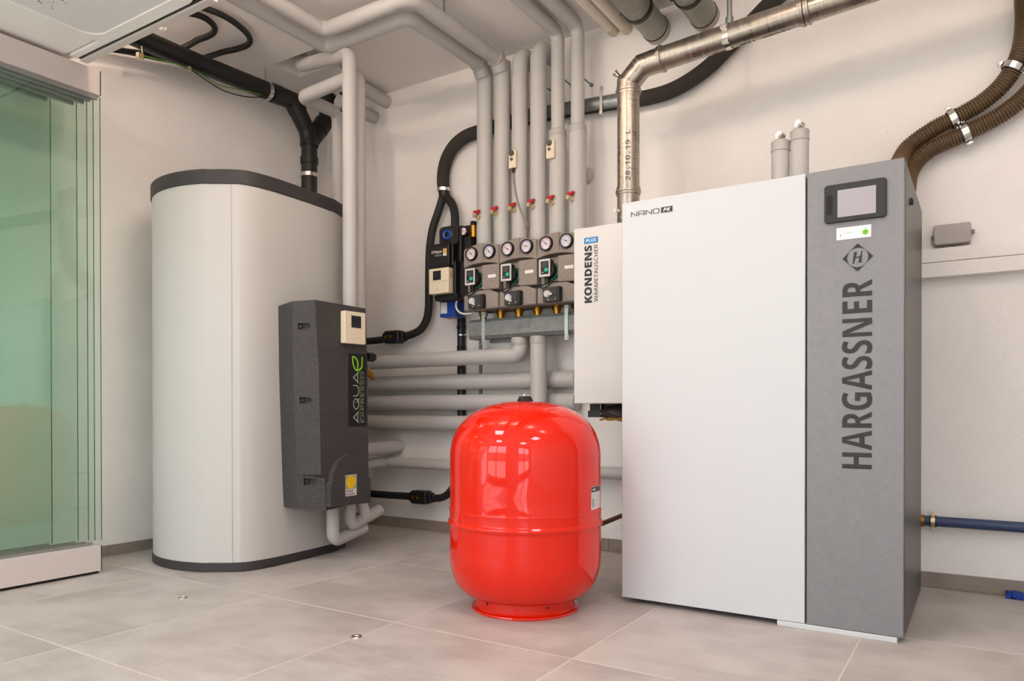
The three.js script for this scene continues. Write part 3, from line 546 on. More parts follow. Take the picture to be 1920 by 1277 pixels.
// ================================================================ INSULATED PIPES
const PZ = -3.63, PX = (k) => -2.515 + k * 0.125, RISE = 'six upright pipes above the pump groups';
{ // risers one to six
  const ord = ['first', 'second', 'third', 'fourth', 'fifth', 'sixth'];
  for (let k = 0; k < 6; k++) {
    const x = PX(k), r = 0.0475;
    const how = ['bending into a stepped ceiling run', 'bending into the second stepped ceiling run', 'with a rounded top', 'with the tallest rounded top', 'thinner above a collar', 'thinner above a collar, next to the flue'][k];
    const t = thing('insulated_pipe', `${ord[k]} upright grey pipe counted from the tank, ${how}`, 'pipe', [x, 1.745, PZ], RISE);
    const y0 = 1.735;
    if (k < 2) {
      part(t, 'riser', sweep([[x, y0, PZ], [x, 2.835, PZ - 0.008]], r, { seg: 32 }), M.pvc);
      part(t, 'elbow', sweep([[x, 2.775, PZ + 0.01], [x, 2.83, PZ + 0.045], [x, 2.832, PZ + 0.075]], 0.049, { seg: 32 }), M.pvcCollar);
      const z1 = [-2.945, -2.81][k], x2 = [-3.115, -2.99][k], y = 2.832;
      const run = rounded([[x, y, PZ + 0.06], [x, y, z1], [x2, y, z1], [x2, y, -1.3]], 0.055);
      part(t, 'ceiling_run', sweep(run, 0.0385, { seg: 28 }), M.pvc);
    } else if (k < 4) {
      part(t, 'riser', sweep(rounded([[x, y0, PZ], [x, [2.855, 2.865][k - 2], PZ], [x, [2.85, 2.86][k - 2], WB + 0.002]], 0.085), r, { seg: 32 }), M.pvc);
    } else {
      part(t, 'riser', cyl([x, y0, PZ], [x, 2.335, PZ], r + 0.001, r + 0.001, 32), M.pvc);
      part(t, 'collar', lathe([[r, -0.034], [r + 0.0035, -0.032], [r + 0.0035, -0.026], [r + 0.002, -0.024], [r + 0.002, 0.0], [r - 0.002, 0.004], [0.036, 0.005]], [x, 2.353, PZ], 32), M.pvcCollar);
      part(t, 'ceiling_run', sweep(rounded([[x, 2.34, PZ], [x, 2.905, PZ], [x, 2.905, -1.2]], 0.06), 0.0375, { seg: 28 }), M.pvc);
    }
  }
}
const pipe = (label, pts, r, fil = 0.06, group, m = M.pvc, extra) => { const t = thing('insulated_pipe', label, 'pipe', pts[0], group); part(t, 'pipe', sweep(rounded(pts, fil), r, { seg: 28 }), m); if (extra) extra(t); return t; };
const ringX = (x, y, z, r, w = 0.006) => cyl([x - w / 2, y, z], [x + w / 2, y, z], r);
// manifold connections
pipe('pale pipe along the wall that bends up into the grey manifold', [[-3.62, 1.105, -3.635], [-2.268, 1.112, -3.635], [-2.268, 1.213, -3.63]], 0.046, 0.065, 'pipes along the wall', M.pvc, (t) => part(t, 'collar', [cyl([-2.268, 1.178, -3.63], [-2.268, 1.212, -3.63], 0.0485), cyl([-2.268, 1.168, -3.63], [-2.268, 1.174, -3.63], 0.048)], M.pvcCollar));
pipe('upright pale pipe from the manifold down behind the red vessel', [[PX(3), 0.06, PZ], [PX(3), 1.213, PZ]], 0.0475, 0.06, undefined, M.pvc, (t) => part(t, 'collar', [cyl([PX(3), 1.178, PZ], [PX(3), 1.212, PZ], 0.0505), cyl([PX(3), 1.168, PZ], [PX(3), 1.174, PZ], 0.0495)], M.pvcCollar));
pipe('second pale pipe from the top along the wall beside the water station', [[-3.62, 0.97, -3.735], [-1.95, 0.97, -3.735]], 0.049, 0, 'pipes along the wall', M.pvc, (t) => part(t, 'collar', ringX(-2.075, 0.975, -3.735, 0.051, 0.02), M.pvcCollar));
pipe('third pale pipe from the top along the wall beside the water station', [[-3.62, 0.84, -3.735], [-1.95, 0.842, -3.735]], 0.049, 0, 'pipes along the wall', M.pvc, (t) => part(t, 'collar', ringX(-2.075, 0.842, -3.735, 0.051, 0.02), M.pvcCollar));
pipe('fourth pale pipe from the top along the wall, ending behind the red vessel', [[-3.62, 0.708, -3.735], [-1.95, 0.708, -3.735]], 0.049, 0, 'pipes along the wall');
pipe('short pale pipe ending in the wall beside the foot of the water station', [[-3.36, 0.53, -3.25], [-3.33, 0.548, WB]], 0.044, 0);
pipe('low pale pipe coming off the tank and running behind the red vessel', [[-3.395, 0.425, -3.2], [-3.385, 0.443, -3.715], [-0.9, 0.447, -3.715]], 0.0355, 0.03);
pipe('tall pale pipe in front of the tank, slanting into the ceiling opening', [[-2.952, 1.30, -2.958], [-2.952, 2.758, -2.958], [-3.60, 2.945, -3.19], [-3.62, 3.03, -3.2]], 0.0395, 0.055, 'two tall pipes beside the tank');
pipe('tall pale pipe partly hidden behind the foremost one, turning twice below the ceiling', [[-2.995, 1.30, -3.07], [-2.995, 2.70, -3.07], [-3.465, 2.675, -3.075], [-3.50, 2.70, -3.40], [-3.50, 1.2, -3.42]], 0.0385, 0.05, 'two tall pipes beside the tank');
pipe('upper pipe stub entering the wall under the ceiling', [[-3.40, 2.885, -3.30], [-3.44, 2.892, WB]], 0.042, 0, 'pipe stubs entering the wall');
pipe('lower pipe stub entering the wall under the ceiling', [[-3.54, 2.80, -3.45], [-3.55, 2.81, WB]], 0.042, 0, 'pipe stubs entering the wall');
{ const t = thing('pipe_end', 'grey pipe end on the wall beside the sixth upright pipe', 'pipe', [-1.918, 2.128, WB]); part(t, 'cap', lathe([[0.0, 0.05], [0.03, 0.047], [0.042, 0.035], [0.046, 0.0]], [-1.918, 2.128, WB], 32, 'z'), M.pvc); }
// threaded rods holding risers and ceiling pipes
[['fourth', -2.10, 2.625, 0.0], ['fifth', -2.014, 2.668, 0.0], ['sixth', -1.887, 2.643, 0.0]].forEach(([o, x, y]) => { const t = thing('threaded_rod', `thin threaded rod fixing the ${o} upright pipe to the wall`, 'rod', [x, y, WB], 'rods fixing the upright pipes'); part(t, 'rod', cyl([x, y, WB], [x, y, PZ - 0.03], 0.0045, 0.0045, 10), M.zinc); part(t, 'nut', cyl([x, y, WB], [x, y, WB + 0.012], 0.011, 0.011, 6), M.zinc); });
[['stepped', -3.078, -2.62, 2.865], ['second stepped', -2.39, -3.08, 2.865], ['first stepped', -2.515, -3.05, 2.865]].forEach(([o, x, z, y]) => { const t = thing('ceiling_hanger', `thin metal hanger between the ceiling and the ${o} pipe`, 'hanger', [x, y, z], 'hangers of the ceiling pipes'); part(t, 'rod', cyl([x, y, z], [x, CEIL, z], 0.006, 0.006, 10), M.zinc); part(t, 'plate', box(x - 0.018, x + 0.018, CEIL - 0.004, CEIL, z - 0.01, z + 0.01), M.zinc); });

// ================================================================ PUMP GROUPS
{
  const HB = 1.375, names3 = ['pump group nearest the black solar station', 'middle pump group of the three above the manifold', 'pump group partly hidden by the narrow white box'];
  const dialTex = (col) => print(160, 160, (x) => {
    x.fillStyle = '#ddd6da'; x.fillRect(0, 0, 160, 160); x.strokeStyle = col; x.lineWidth = 8; x.beginPath(); x.arc(80, 80, 68, 2.2, 7.1); x.stroke(); x.strokeStyle = '#6b6468'; x.lineWidth = 3;
    for (let k = 0; k < 22; k++) { const a = 2.3 + k / 21 * 4.8, r1 = k % 3 ? 54 : 46; x.beginPath(); x.moveTo(80 + Math.cos(a) * 58, 80 + Math.sin(a) * 58); x.lineTo(80 + Math.cos(a) * r1, 80 + Math.sin(a) * r1); x.stroke(); }
    x.fillStyle = '#554e52'; for (let k = 0; k < 6; k++) { const a = 2.5 + k / 5 * 4.4; x.fillRect(77 + Math.cos(a) * 36, 77 + Math.sin(a) * 36, 7, 7); }
  });
  const dRed = labelMat(dialTex('#c05a7c')), dBlue = labelMat(dialTex('#6d78bc'));
  const disp = labelMat(print(160, 224, (x) => { x.fillStyle = '#232122'; x.fillRect(0, 0, 160, 224); x.fillStyle = '#454344'; x.fillRect(20, 20, 104, 88); x.strokeStyle = '#5d5b5c'; x.lineWidth = 2; x.strokeRect(10, 8, 140, 208); x.fillStyle = '#d6d4d2'; fit(x, 'wilo', 'bold 30px sans-serif', 12, 178, 46, 20); }), { roughness: 0.3 });
  const head = new THREE.Shape(); head.moveTo(-0.124, 1.625); head.quadraticCurveTo(0, 1.665, 0.124, 1.625); head.lineTo(0.123, 1.728); head.lineTo(0.118, 1.736); head.quadraticCurveTo(0.02, 1.762, -0.02, 1.757); head.quadraticCurveTo(-0.08, 1.748, -0.118, 1.735); head.lineTo(-0.123, 1.725); head.closePath();
  for (let k = 0; k < 3; k++) {
    const gx = PX(2 * k) + 0.0625, zf = -3.505, t = thing('pump_group', names3[k], 'pump group', [gx, HB, -3.6], 'pump groups above the manifold');
    const B = (a, b, c, d, e, f, g2, s) => box(gx + a, gx + b, c, d, e, f, g2, s);
    part(t, 'rear_shell', B(-0.122, 0.122, HB + 0.004, 1.74, -3.72, -3.575, 0.008), M.foamGrey);
    const hd = part(t, 'gauge_cover', extrude(head.clone(), 0.07, 0.004).translate(gx, 0, zf - 0.07), M.foamGrey);
    part(hd, 'ridge', B(0.006, 0.016, 1.652, 1.756, zf - 0.03, zf + 0.005, 0.003), M.foamGrey);
    part(t, 'front_shell', [B(0.0, 0.121, 1.487, 1.632, -3.58, zf - 0.006, 0.008), B(-0.121, 0.0, 1.487, 1.632, -3.58, zf - 0.035, 0.006), extrude([[-0.121, 1.376], [0.12, 1.376], [0.121, 1.46], [0.06, 1.484], [-0.06, 1.484], [-0.121, 1.46]], 0.075, 0.008).translate(gx, 0, -3.575)], M.foamGrey);
    part(t, 'type_label', extrude(rrect(gx + 0.045, gx + 0.1, 1.553, 1.571, 0.005), 0.002).translate(0, 0, zf - 0.0065), M.white);
    [[-0.0625, dRed, [0.75, 0.62, 0.78][k]], [0.0625, dBlue, [0.85, 0.2, 0.5][k]]].forEach(([dx, dm, ang], q) => {
      const x = gx + dx, y = 1.701, d = part(t, 'thermometer', lathe([[0, 0.004], [0.031, 0.004], [0.033, 0.010], [0.0385, 0.011], [0.0405, 0.006], [0.0405, -0.02]], [x, y, zf + 0.006], 36, 'z'), M.black);
      const f = new THREE.CircleGeometry(0.0315, 36); f.translate(x, y, zf + 0.0112); part(d, 'dial', f, dm);
      const nd = new THREE.BoxGeometry(0.038, 0.0022, 0.001); nd.translate(-0.006, 0, 0); nd.rotateZ(-ang); nd.translate(x, y, zf + 0.0125); part(d, 'needle', [nd, cyl([x, y, zf + 0.011], [x, y, zf + 0.0135], 0.004, 0.004, 12)], M.black);
    });
    // pump
    const px = gx - 0.0625, pu = part(t, 'pump', [cyl([px + 0.012, 1.553, -3.575], [px + 0.012, 1.553, -3.522], 0.05, 0.05, 32)], M.green);
    part(pu, 'motor_cap', cyl([px + 0.008, 1.556, -3.522], [px + 0.008, 1.556, -3.495], 0.046, 0.042, 32), M.black);
    part(pu, 'module', B(-0.095, -0.0285, 1.525, 1.612, -3.522, -3.487, 0.004), M.black);
    const fr = part(pu, 'display_frame', extrude(rrect(gx - 0.0975, gx - 0.0285, 1.518, 1.614, 0.004), 0.007, 0.0015).translate(0, 0, -3.487), M.lightGrey);
    part(pu, 'display', plate(0.05, 0.072, [gx - 0.061, 1.5665, -3.4795]), disp);
    part(pu, 'knob', cyl([gx - 0.049, 1.553, -3.48], [gx - 0.049, 1.553, -3.472], 0.0115, 0.0105, 24), M.teal);
    part(pu, 'plug', [B(-0.074, -0.05, 1.478, 1.525, -3.52, -3.497, 0.004), cyl([gx - 0.062, 1.485, -3.51], [gx - 0.062, 1.468, -3.51], 0.007, 0.007, 12)], M.black);
    part(t, 'cable', sweep(smooth([[gx - 0.1, 1.47, -3.499], [gx - 0.08, 1.458, -3.489], [gx - 0.05, 1.466, -3.487], [gx - 0.02, 1.487, -3.492], [gx + 0.01, 1.489, -3.508]], 0.008), 0.004, { seg: 10 }), M.black);
    // mixing valve actuator
    const ac = part(t, 'actuator', extrude(rrect(gx - 0.066, gx + 0.034, 1.378, 1.456, 0.008), 0.04, 0.003).translate(0, 0, -3.507), mat({ color: 0x343232, roughness: 0.5 }));
    part(ac, 'side_band', B(0.016, 0.038, 1.38, 1.458, -3.505, -3.4655, 0.006), M.black);
    const kx = gx - 0.036, ky = 1.42, kz = -3.467, kn = part(ac, 'knob', lathe([[0, 0.014], [0.016, 0.013], [0.0195, 0.008], [0.0205, 0]], [kx, ky, kz], 28, 'z'), M.lightGrey);
    const pt = extrude(rrect(0.0, 0.037, -0.006, 0.006, 0.0055), 0.008, 0.002); pt.rotateZ([-0.75, -0.72, -0.12][k]); pt.translate(kx, ky, kz + 0.01); part(ac, 'pointer', pt, M.lightGrey);
    const bl = new THREE.RingGeometry(0.0195, 0.0245, 20, 1, [1.6, 1.2, 2.0][k], 1.1); bl.translate(kx, ky, kz + 0.0015); part(ac, 'scale', bl, mat({ color: 0x2a4fae, roughness: 0.5 }));
    part(ac, 'screw', [cyl([gx - 0.03, 1.389, kz], [gx - 0.03, 1.389, kz + 0.003], 0.004, 0.004, 12), cyl([gx + 0.012, 1.392, kz], [gx + 0.012, 1.392, kz + 0.002], 0.003, 0.003, 12)], M.lightGrey);
    for (const dx of [-0.0625, 0.0625]) part(t, 'union_nut', [cyl([gx + dx, 1.352, PZ + 0.01], [gx + dx, HB + 0.006, PZ + 0.01], 0.027, 0.027, 6), cyl([gx + dx, 1.33, PZ + 0.01], [gx + dx, 1.354, PZ + 0.01], 0.02, 0.02, 20)], M.brass);
  }
  // manifold
  const t = thing('manifold', 'grey angular metal manifold bar carrying the three pump groups', 'manifold', [-2.2, 1.21, -3.62]);
  const oct = [[-3.575, 1.232], [-3.575, 1.312], [-3.592, 1.33], [-3.672, 1.33], [-3.69, 1.312], [-3.69, 1.232], [-3.672, 1.214], [-3.592, 1.214]].map((p) => [-p[0], p[1]]);
  const mg = extrude(oct, 0.80, 0.002); mg.rotateY(Math.PI / 2); mg.translate(-2.595, 0, 0);
  part(t, 'bar', toCreasedNormals(mg, 0.3), M.zincMatt);
  const font = await new FontLoader().loadAsync('fonts/droid/droid_sans_bold.typeface.json');
  const mk = new TextGeometry('MK', { font, size: 0.042, depth: 0.003, curveSegments: 4, bevelEnabled: false }); mk.applyMatrix4(new THREE.Matrix4().makeShear(0, 0, 0.45, 0, 0, 0)); mk.translate(-2.258, 1.258, -3.5755);
  part(t, 'embossed_letters', mk, M.zincMatt);
  for (const x of [-2.484, -1.93]) part(t, 'strap', [box(x - 0.011, x + 0.011, 1.205, 1.345, -3.575, -3.570, 0.001), box(x - 0.013, x + 0.013, 1.34, 1.37, -3.60, -3.573, 0.002), box(x - 0.012, x + 0.012, 1.178, 1.208, -3.58, -3.573, 0.002), cyl([x, 1.357, -3.573], [x, 1.357, -3.568], 0.007, 0.007, 6), cyl([x, 1.192, -3.573], [x, 1.192, -3.568], 0.007, 0.007, 6)], M.strap);
  part(t, 'back_plate', box(-2.51, -2.29, 1.135, 1.214, -3.70, -3.695, 0.001), M.white);
  part(t, 'bracket', [box(-2.50, -2.33, 1.196, 1.214, -3.69, -3.66), box(-2.36, -2.335, 1.175, 1.2, -3.69, -3.685, 0.002), cyl([-2.348, 1.188, -3.69], [-2.348, 1.188, -3.68], 0.008, 0.008, 6)], M.zincMatt);
  part(t, 'wall_rail', box(-2.668, -2.648, 0.72, 1.30, WB, WB + 0.012, 0.001), M.zincMatt);
}
// drain taps on the risers
{
  const ord = ['first', 'second', 'third', 'fourth', 'fifth', 'sixth'];
  for (let k = 0; k < 6; k++) {
    const x = PX(k) - 0.012, y = 1.946 + k * 0.002, z = PZ + 0.04;
    const t = thing('drain_tap', `small metal tap with a red handle on the ${ord[k]} upright pipe from the tank`, 'tap', [x, y, z], 'red-handled taps on the upright pipes');
    part(t, 'body', [cyl([x + 0.006, y - 0.014, z], [x + 0.004, y - 0.012, z + 0.022], 0.0135, 0.0135, 8), cyl([x, y - 0.008, z + 0.02], [x - 0.006, y - 0.006, z + 0.04], 0.0115, 0.0115, 20), cyl([x + 0.001, y - 0.006, z + 0.024], [x + 0.001, y + 0.012, z + 0.024], 0.005, 0.005, 12)], M.nickel);
    part(t, 'cap', cyl([x - 0.006, y - 0.006, z + 0.04], [x - 0.008, y - 0.0055, z + 0.046], 0.014, 0.0125, 8), mat({ color: 0xe2d5b4, roughness: 0.35, metalness: 0.6 }));
    const h = new RoundedBoxGeometry(0.05, 0.015, 0.014, 3, 0.006); h.rotateZ(0.1); h.translate(x + 0.001, y + 0.019, z + 0.024);
    part(t, 'handle', [h, cyl([x + 0.004, y + 0.004, z + 0.024], [x + 0.003, y + 0.016, z + 0.024], 0.008, 0.011, 16)], M.redPlastic);
  }
}
// contact thermostats on the third and fifth risers
[[-2.272, 2.225, 'cream thermostat box with a cable on the third upright pipe', true], [-2.024, 2.235, 'cream thermostat box without a cable on the fifth upright pipe', false]].forEach(([x, y, label, cable]) => {
  const t = thing('thermostat', label, 'thermostat', [x, y, -3.57], 'pipe thermostats');
  part(t, 'case', box(x - 0.029, x + 0.021, y - 0.048, y + 0.052, PZ + 0.035, PZ + 0.066, 0.004), M.cream);
  part(t, 'dial', cyl([x - 0.008, y + 0.036, PZ + 0.064], [x - 0.008, y + 0.036, PZ + 0.074], 0.017, 0.0155, 24), mat({ color: 0x4d4843, roughness: 0.5 }));
  part(t, 'knob', cyl([x - 0.008, y + 0.002, PZ + 0.064], [x - 0.008, y + 0.002, PZ + 0.072], 0.0095, 0.0085, 20), mat({ color: 0x5a544d, roughness: 0.5 }));
  if (cable) {
    part(t, 'gland', cyl([x - 0.003, y - 0.048, PZ + 0.053], [x - 0.003, y - 0.072, PZ + 0.053], 0.0125, 0.008, 16), M.black);
    part(t, 'cable', sweep(smooth([[x - 0.003, y - 0.07, PZ + 0.053], [x + 0.0, y - 0.13, PZ + 0.056], [x + 0.02, y - 0.22, PZ + 0.056], [x + 0.052, y - 0.31, PZ + 0.053], [x + 0.085, y - 0.385, PZ + 0.035], [x + 0.09, y - 0.42, PZ - 0.03]], 0.02), 0.0042, { seg: 10 }), mat({ color: 0x8d7f77, roughness: 0.6 }));
  }
});

// ================================================================ SOLAR STATION and its lines
{
  const t = thing('solar_station', 'black solar pump station with a blue ring dial and a small gauge', 'solar station', [-2.75, 1.45, -3.65]);
  part(t, 'back_shell', box(-2.755, -2.60, 1.46, 1.905, WB + 0.01, -3.60, 0.012), M.blackMatt);
  part(t, 'cover_top', extrude(rrect(-2.80, -2.655, 1.79, 1.905, 0.03), 0.11, 0.006).translate(0, 0, -3.665), M.blackMatt);
  part(t, 'dial_ring', lathe([[0.018, 0.006], [0.026, 0.010], [0.030, 0.006], [0.030, 0], [0.018, 0]], [-2.735, 1.852, -3.553], 36, 'z'), mat({ color: 0x174fb0, roughness: 0.35 }));
  part(t, 'dial_well', lathe([[0.034, 0.006], [0.04, 0.004], [0.044, 0.0], [0.03, 0.001]], [-2.737, 1.852, -3.556], 36, 'z'), M.black);
  const cov = part(t, 'cover_front', extrude(rrect(-2.86, -2.705, 1.652, 1.80, 0.008), 0.10, 0.004).translate(0, 0, -3.63), M.black);
  const ribs = []; for (let k = 0; k < 16; k++) { const x = -2.853 + k * 0.0095; ribs.push(box(x, x + 0.005, 1.655, 1.676, -3.53, -3.5265, 0.001, 1), box(x, x + 0.005, 1.785, 1.797, -3.53, -3.5265, 0.001, 1)); }
  part(cov, 'grip_ribs', ribs, M.black);
  part(t, 'edge_bar', [box(-2.70, -2.686, 1.66, 1.80, -3.60, -3.545, 0.004), box(-2.655, -2.64, 1.69, 1.90, -3.60, -3.565, 0.005), box(-2.69, -2.67, 1.475, 1.69, -3.60, -3.55, 0.006)], M.black);
  const st = print(320, 128, (x) => { x.fillStyle = '#e9e6e4'; fit(x, 'STAqua', 'bold 60px sans-serif', 6, 20, 200, 52); x.fillStyle = '#b9b6b4'; fit(x, 'mono', 'italic 50px sans-serif', 70, 84, 136, 32); x.fillStyle = '#e6b42a'; x.fillRect(234, 6, 70, 78); x.fillStyle = '#d9d4d0'; x.fillRect(234, 84, 70, 34); x.strokeStyle = '#d9d4d0'; x.lineWidth = 5; x.strokeRect(236, 8, 66, 108); });
  part(cov, 'lettering', plate(0.125, 0.05, [-2.777, 1.742, -3.5295]), decalMat(st));
  part(t, 'pressure_gauge', [cyl([-2.63, 1.863, -3.62], [-2.63, 1.863, -3.575], 0.026, 0.026, 28)], M.black);
  const f = labelMat(print(96, 96, (x) => { x.fillStyle = '#dfd6cf'; x.fillRect(0, 0, 96, 96); x.strokeStyle = '#c23a26'; x.lineWidth = 7; x.beginPath(); x.arc(48, 48, 36, -0.5, 1.2); x.stroke(); x.fillStyle = '#bb2b18'; x.beginPath(); x.moveTo(66, 24); x.lineTo(52, 56); x.lineTo(30, 62); x.lineTo(44, 46); x.fill(); }));
  const c = new THREE.CircleGeometry(0.021, 28); c.translate(-2.63, 1.863, -3.5742); part(t, 'gauge_dial', c, f);
  part(t, 'safety_valve', [cyl([-2.588, 1.83, -3.62], [-2.588, 1.90, -3.62], 0.019, 0.019, 20), cyl([-2.588, 1.86, -3.62], [-2.588, 1.87, -3.62], 0.023, 0.023, 6), cyl([-2.588, 1.835, -3.62], [-2.588, 1.842, -3.62], 0.023, 0.023, 20)], M.brass);
  part(t, 'valve_head', cyl([-2.588, 1.90, -3.62], [-2.588, 1.925, -3.62], 0.020, 0.018, 20), M.blackMatt);
  part(t, 'bottom_cap', extrude(rrect(-2.84, -2.665, 1.458, 1.50, 0.016), 0.09, 0.006).translate(0, 0, -3.65), M.blackMatt);
  const k = thing('solar_controller', 'cream wall controller with a dark square screen on the black solar station', 'controller', [-2.76, 1.47, -3.53]);
  part(k, 'case', box(-2.845, -2.694, 1.494, 1.648, -3.56, -3.512, 0.006), M.cream);
  const vn = []; for (let q = 0; q < 6; q++) vn.push(box(-2.695, -2.6925, 1.585 + q * 0.007, 1.588 + q * 0.007, -3.55, -3.525)); part(k, 'vents', vn, mat({ color: 0xb79f5d, roughness: 0.6 }));
  part(k, 'screen', box(-2.811, -2.751, 1.576, 1.632, -3.5125, -3.5105), M.screen);
  part(k, 'seam', box(-2.843, -2.696, 1.5655, 1.5675, -3.513, -3.5112), mat({ color: 0xb9ab90, roughness: 0.6 }));
  part(k, 'button', cyl([-2.781, 1.519, -3.512], [-2.781, 1.519, -3.5105], 0.003, 0.003, 10), M.trim);
  const b = thing('blue_actuator', 'blue valve actuator with a white label below the black solar station', 'actuator', [-2.80, 1.37, -3.68]);
  part(b, 'case', box(-2.845, -2.728, 1.366, 1.472, -3.72, -3.62, 0.004), M.bluePlastic);
  part(b, 'label', plate(0.05, 0.068, [-2.812, 1.422, -3.6185]), labelMat(print(96, 128, (x) => { x.fillStyle = '#d8d4d6'; x.fillRect(0, 0, 96, 128); x.fillStyle = '#8f8a90'; for (let y = 14; y < 116; y += 14) for (let u = 8; u < 84; u += 11) if ((u * y) % 7) x.fillRect(u, y, 7, 5); })));
  const d = thing('black_downpipe', 'black upright conduit with a metal clip between the blue actuator and the low pipes', 'conduit', [-2.81, 0.7, -3.775]);
  part(d, 'conduit', sweep([[-2.79, 0.5, -3.77], [-2.79, 1.375, -3.77]], 0.026, { seg: 24 }), M.black);
  part(d, 'sleeve', [cyl([-2.79, 1.15, -3.77], [-2.79, 1.20, -3.77], 0.0285), cyl([-2.79, 1.305, -3.77], [-2.79, 1.325, -3.77], 0.029)], M.blackMatt);
  part(d, 'clip', [cyl([-2.79, 1.262, -3.77], [-2.79, 1.27, -3.77], 0.029), box(-2.765, -2.74, 1.26, 1.272, -3.76, -3.745, 0.003)], M.chrome);
  const w = thing('white_cable', 'short white cable loop beside the blue actuator', 'cable', [-2.66, 1.40, -3.6]);
  part(w, 'cable', sweep(smooth([[-2.71, 1.47, -3.62], [-2.712, 1.43, -3.61], [-2.69, 1.395, -3.60], [-2.655, 1.375, -3.60], [-2.60, 1.372, -3.62]], 0.012), 0.006, { seg: 10 }), M.white);
}
// solar line: thick sleeve along the wall, clamped, then split in two
{
  const z = -3.748, r = 0.0395;
  const t = thing('solar_hose', 'thick black insulated hose hanging along the wall and curving down to the solar station', 'hose', [-2.88, 2.2, z]);
  const pts = [[-0.60, 2.93, z], [-0.84, 2.82, z], [-0.996, 2.708, z], [-1.089, 2.635, z], [-1.184, 2.563, z], [-1.296, 2.508, z], [-1.411, 2.478, z], [-1.54, 2.474, z], [-1.69, 2.488, z], [-2.04, 2.513, z], [-2.40, 2.525, z], [-2.64, 2.515, z], [-2.745, 2.503, z], [-2.835, 2.458, z], [-2.895, 2.378, z], [-2.918, 2.28, z], [-2.912, 2.2, z]];
  const body = part(t, 'sleeve', sweep(smooth(pts, 0.02), r, { seg: 28 }), M.sleeve);
  part(t, 'clamp', [cyl([-2.912, 2.188, z], [-2.911, 2.208, z], r + 0.004), box(-2.875, -2.86, 2.19, 2.206, z + 0.005, z + 0.02, 0.003)], M.chrome);
  const k = thing('hose_branch', 'black hose forking below the metal clamp, its longer arm passing the solar station', 'hose', [-2.93, 1.7, -3.73]);
  const arm = (p, rr, m) => part(k, 'arm', sweep(smooth(p, 0.02), rr, { seg: 22 }), m);
  arm([[-2.915, 2.19, z], [-2.922, 2.15, z], [-2.945, 2.07, z + 0.01], [-2.985, 1.96, z + 0.02], [-3.002, 1.83, z + 0.03], [-3.004, 1.7, z + 0.035], [-3.01, 1.56, z + 0.03], [-3.02, 1.46, z + 0.02], [-3.045, 1.38, z + 0.01], [-3.10, 1.315, z + 0.01], [-3.18, 1.285, z + 0.02], [-3.24, 1.279, z + 0.02]], 0.0255, M.rubber);
  arm([[-2.905, 2.19, z], [-2.89, 2.15, z], [-2.84, 2.10, z + 0.01], [-2.81, 2.03, z + 0.02], [-2.80, 1.95, z + 0.03], [-2.80, 1.88, z + 0.04]], 0.0265, M.rubber);
  part(k, 'crotch', sweep([[-2.911, 2.20, z], [-2.91, 2.15, z]], (s) => 0.037 - s * 0.12, { seg: 22 }), M.black);
  const v = (x, y, name, label, pts2) => { const q = thing(name, label, 'valve', [x, y, -3.72]); part(q, 'body', [box(x - 0.085, x + 0.045, y - 0.042, y + 0.044, -3.76, -3.685, 0.014), box(x + 0.04, x + 0.075, y - 0.032, y + 0.034, -3.75, -3.695, 0.01), box(x - 0.105, x - 0.08, y - 0.03, y + 0.03, -3.75, -3.695, 0.008)], M.black); for (const dx of [-0.06, -0.015]) part(q, 'brass_nut', cyl([x + dx, y + 0.002, -3.685], [x + dx, y + 0.002, -3.676], 0.011, 0.011, 6), M.brass); part(q, 'hose', sweep(smooth(pts2, 0.02), 0.024, { seg: 20 }), M.rubber); part(q, 'cable_tie', cyl([x + 0.078, y, -3.724], [x + 0.083, y, -3.724], 0.0275), M.black); };
  v(-3.29, 1.276, 'hose_valve', 'black shut-off valve with brass nuts on the hose beside the water station', [[-3.62, 1.262, -3.724], [-3.45, 1.264, -3.724], [-3.37, 1.27, -3.724]]);
  v(-3.06, 0.226, 'floor_hose_valve', 'black shut-off valve with brass nuts on the low hose near the floor', [[-3.62, 0.222, -3.724], [-3.4, 0.222, -3.724], [-3.14, 0.226, -3.724]]);
  const e = thing('low_hose', 'black hose rising from the low valve behind the red vessel', 'hose', [-2.9, 0.23, -3.724]);
  part(e, 'hose', sweep(smooth([[-2.985, 0.226, -3.724], [-2.92, 0.232, -3.724], [-2.86, 0.262, -3.724], [-2.815, 0.33, -3.735], [-2.795, 0.42, -3.76], [-2.79, 0.52, -3.77]], 0.02), 0.024, { seg: 20 }), M.rubber);
  // galvanised trough carrying the sleeve
  const g = thing('cable_trough', 'galvanised half-round trough with a pipe clamp behind the upright pipes', 'trough', [-1.9, 2.45, z]);
  const arc = []; for (const [q, rr] of [[1, 0.046], [-1, 0.0435]]) for (let i = 0; i <= 20; i++) { const f = (q > 0 ? i : 20 - i) / 20, a = -0.95 + f * 3.9; arc.push([-Math.cos(a) * rr, Math.sin(a) * rr]); }
  const hg = extrude(arc, 0.66); hg.rotateY(Math.PI / 2); hg.rotateZ(-0.072); hg.translate(-2.335, 2.533, z);
  part(g, 'shell', toCreasedNormals(hg, 0.5), M.zinc);
  part(g, 'clamp', [box(-1.79, -1.772, 2.43, 2.555, z + 0.045, z + 0.054, 0.003), cyl([-1.781, 2.555, z + 0.04], [-1.781, 2.575, z + 0.04], 0.008), box(-1.79, -1.768, 2.42, 2.44, z + 0.04, z + 0.06, 0.003)], M.chrome);
}

// ================================================================ DUCTS and pale hoses at the ceiling
[[-1.49, 2.84, 'grey metal ventilation duct entering the wall beside the pale hoses', false], [-1.226, 2.837, 'grey metal ventilation duct with red print on its end, above the flue', true]].forEach(([x, y, label, printed], k) => {
  const t = thing('ventilation_duct', label, 'duct', [x, y, WB], 'ventilation ducts under the ceiling');
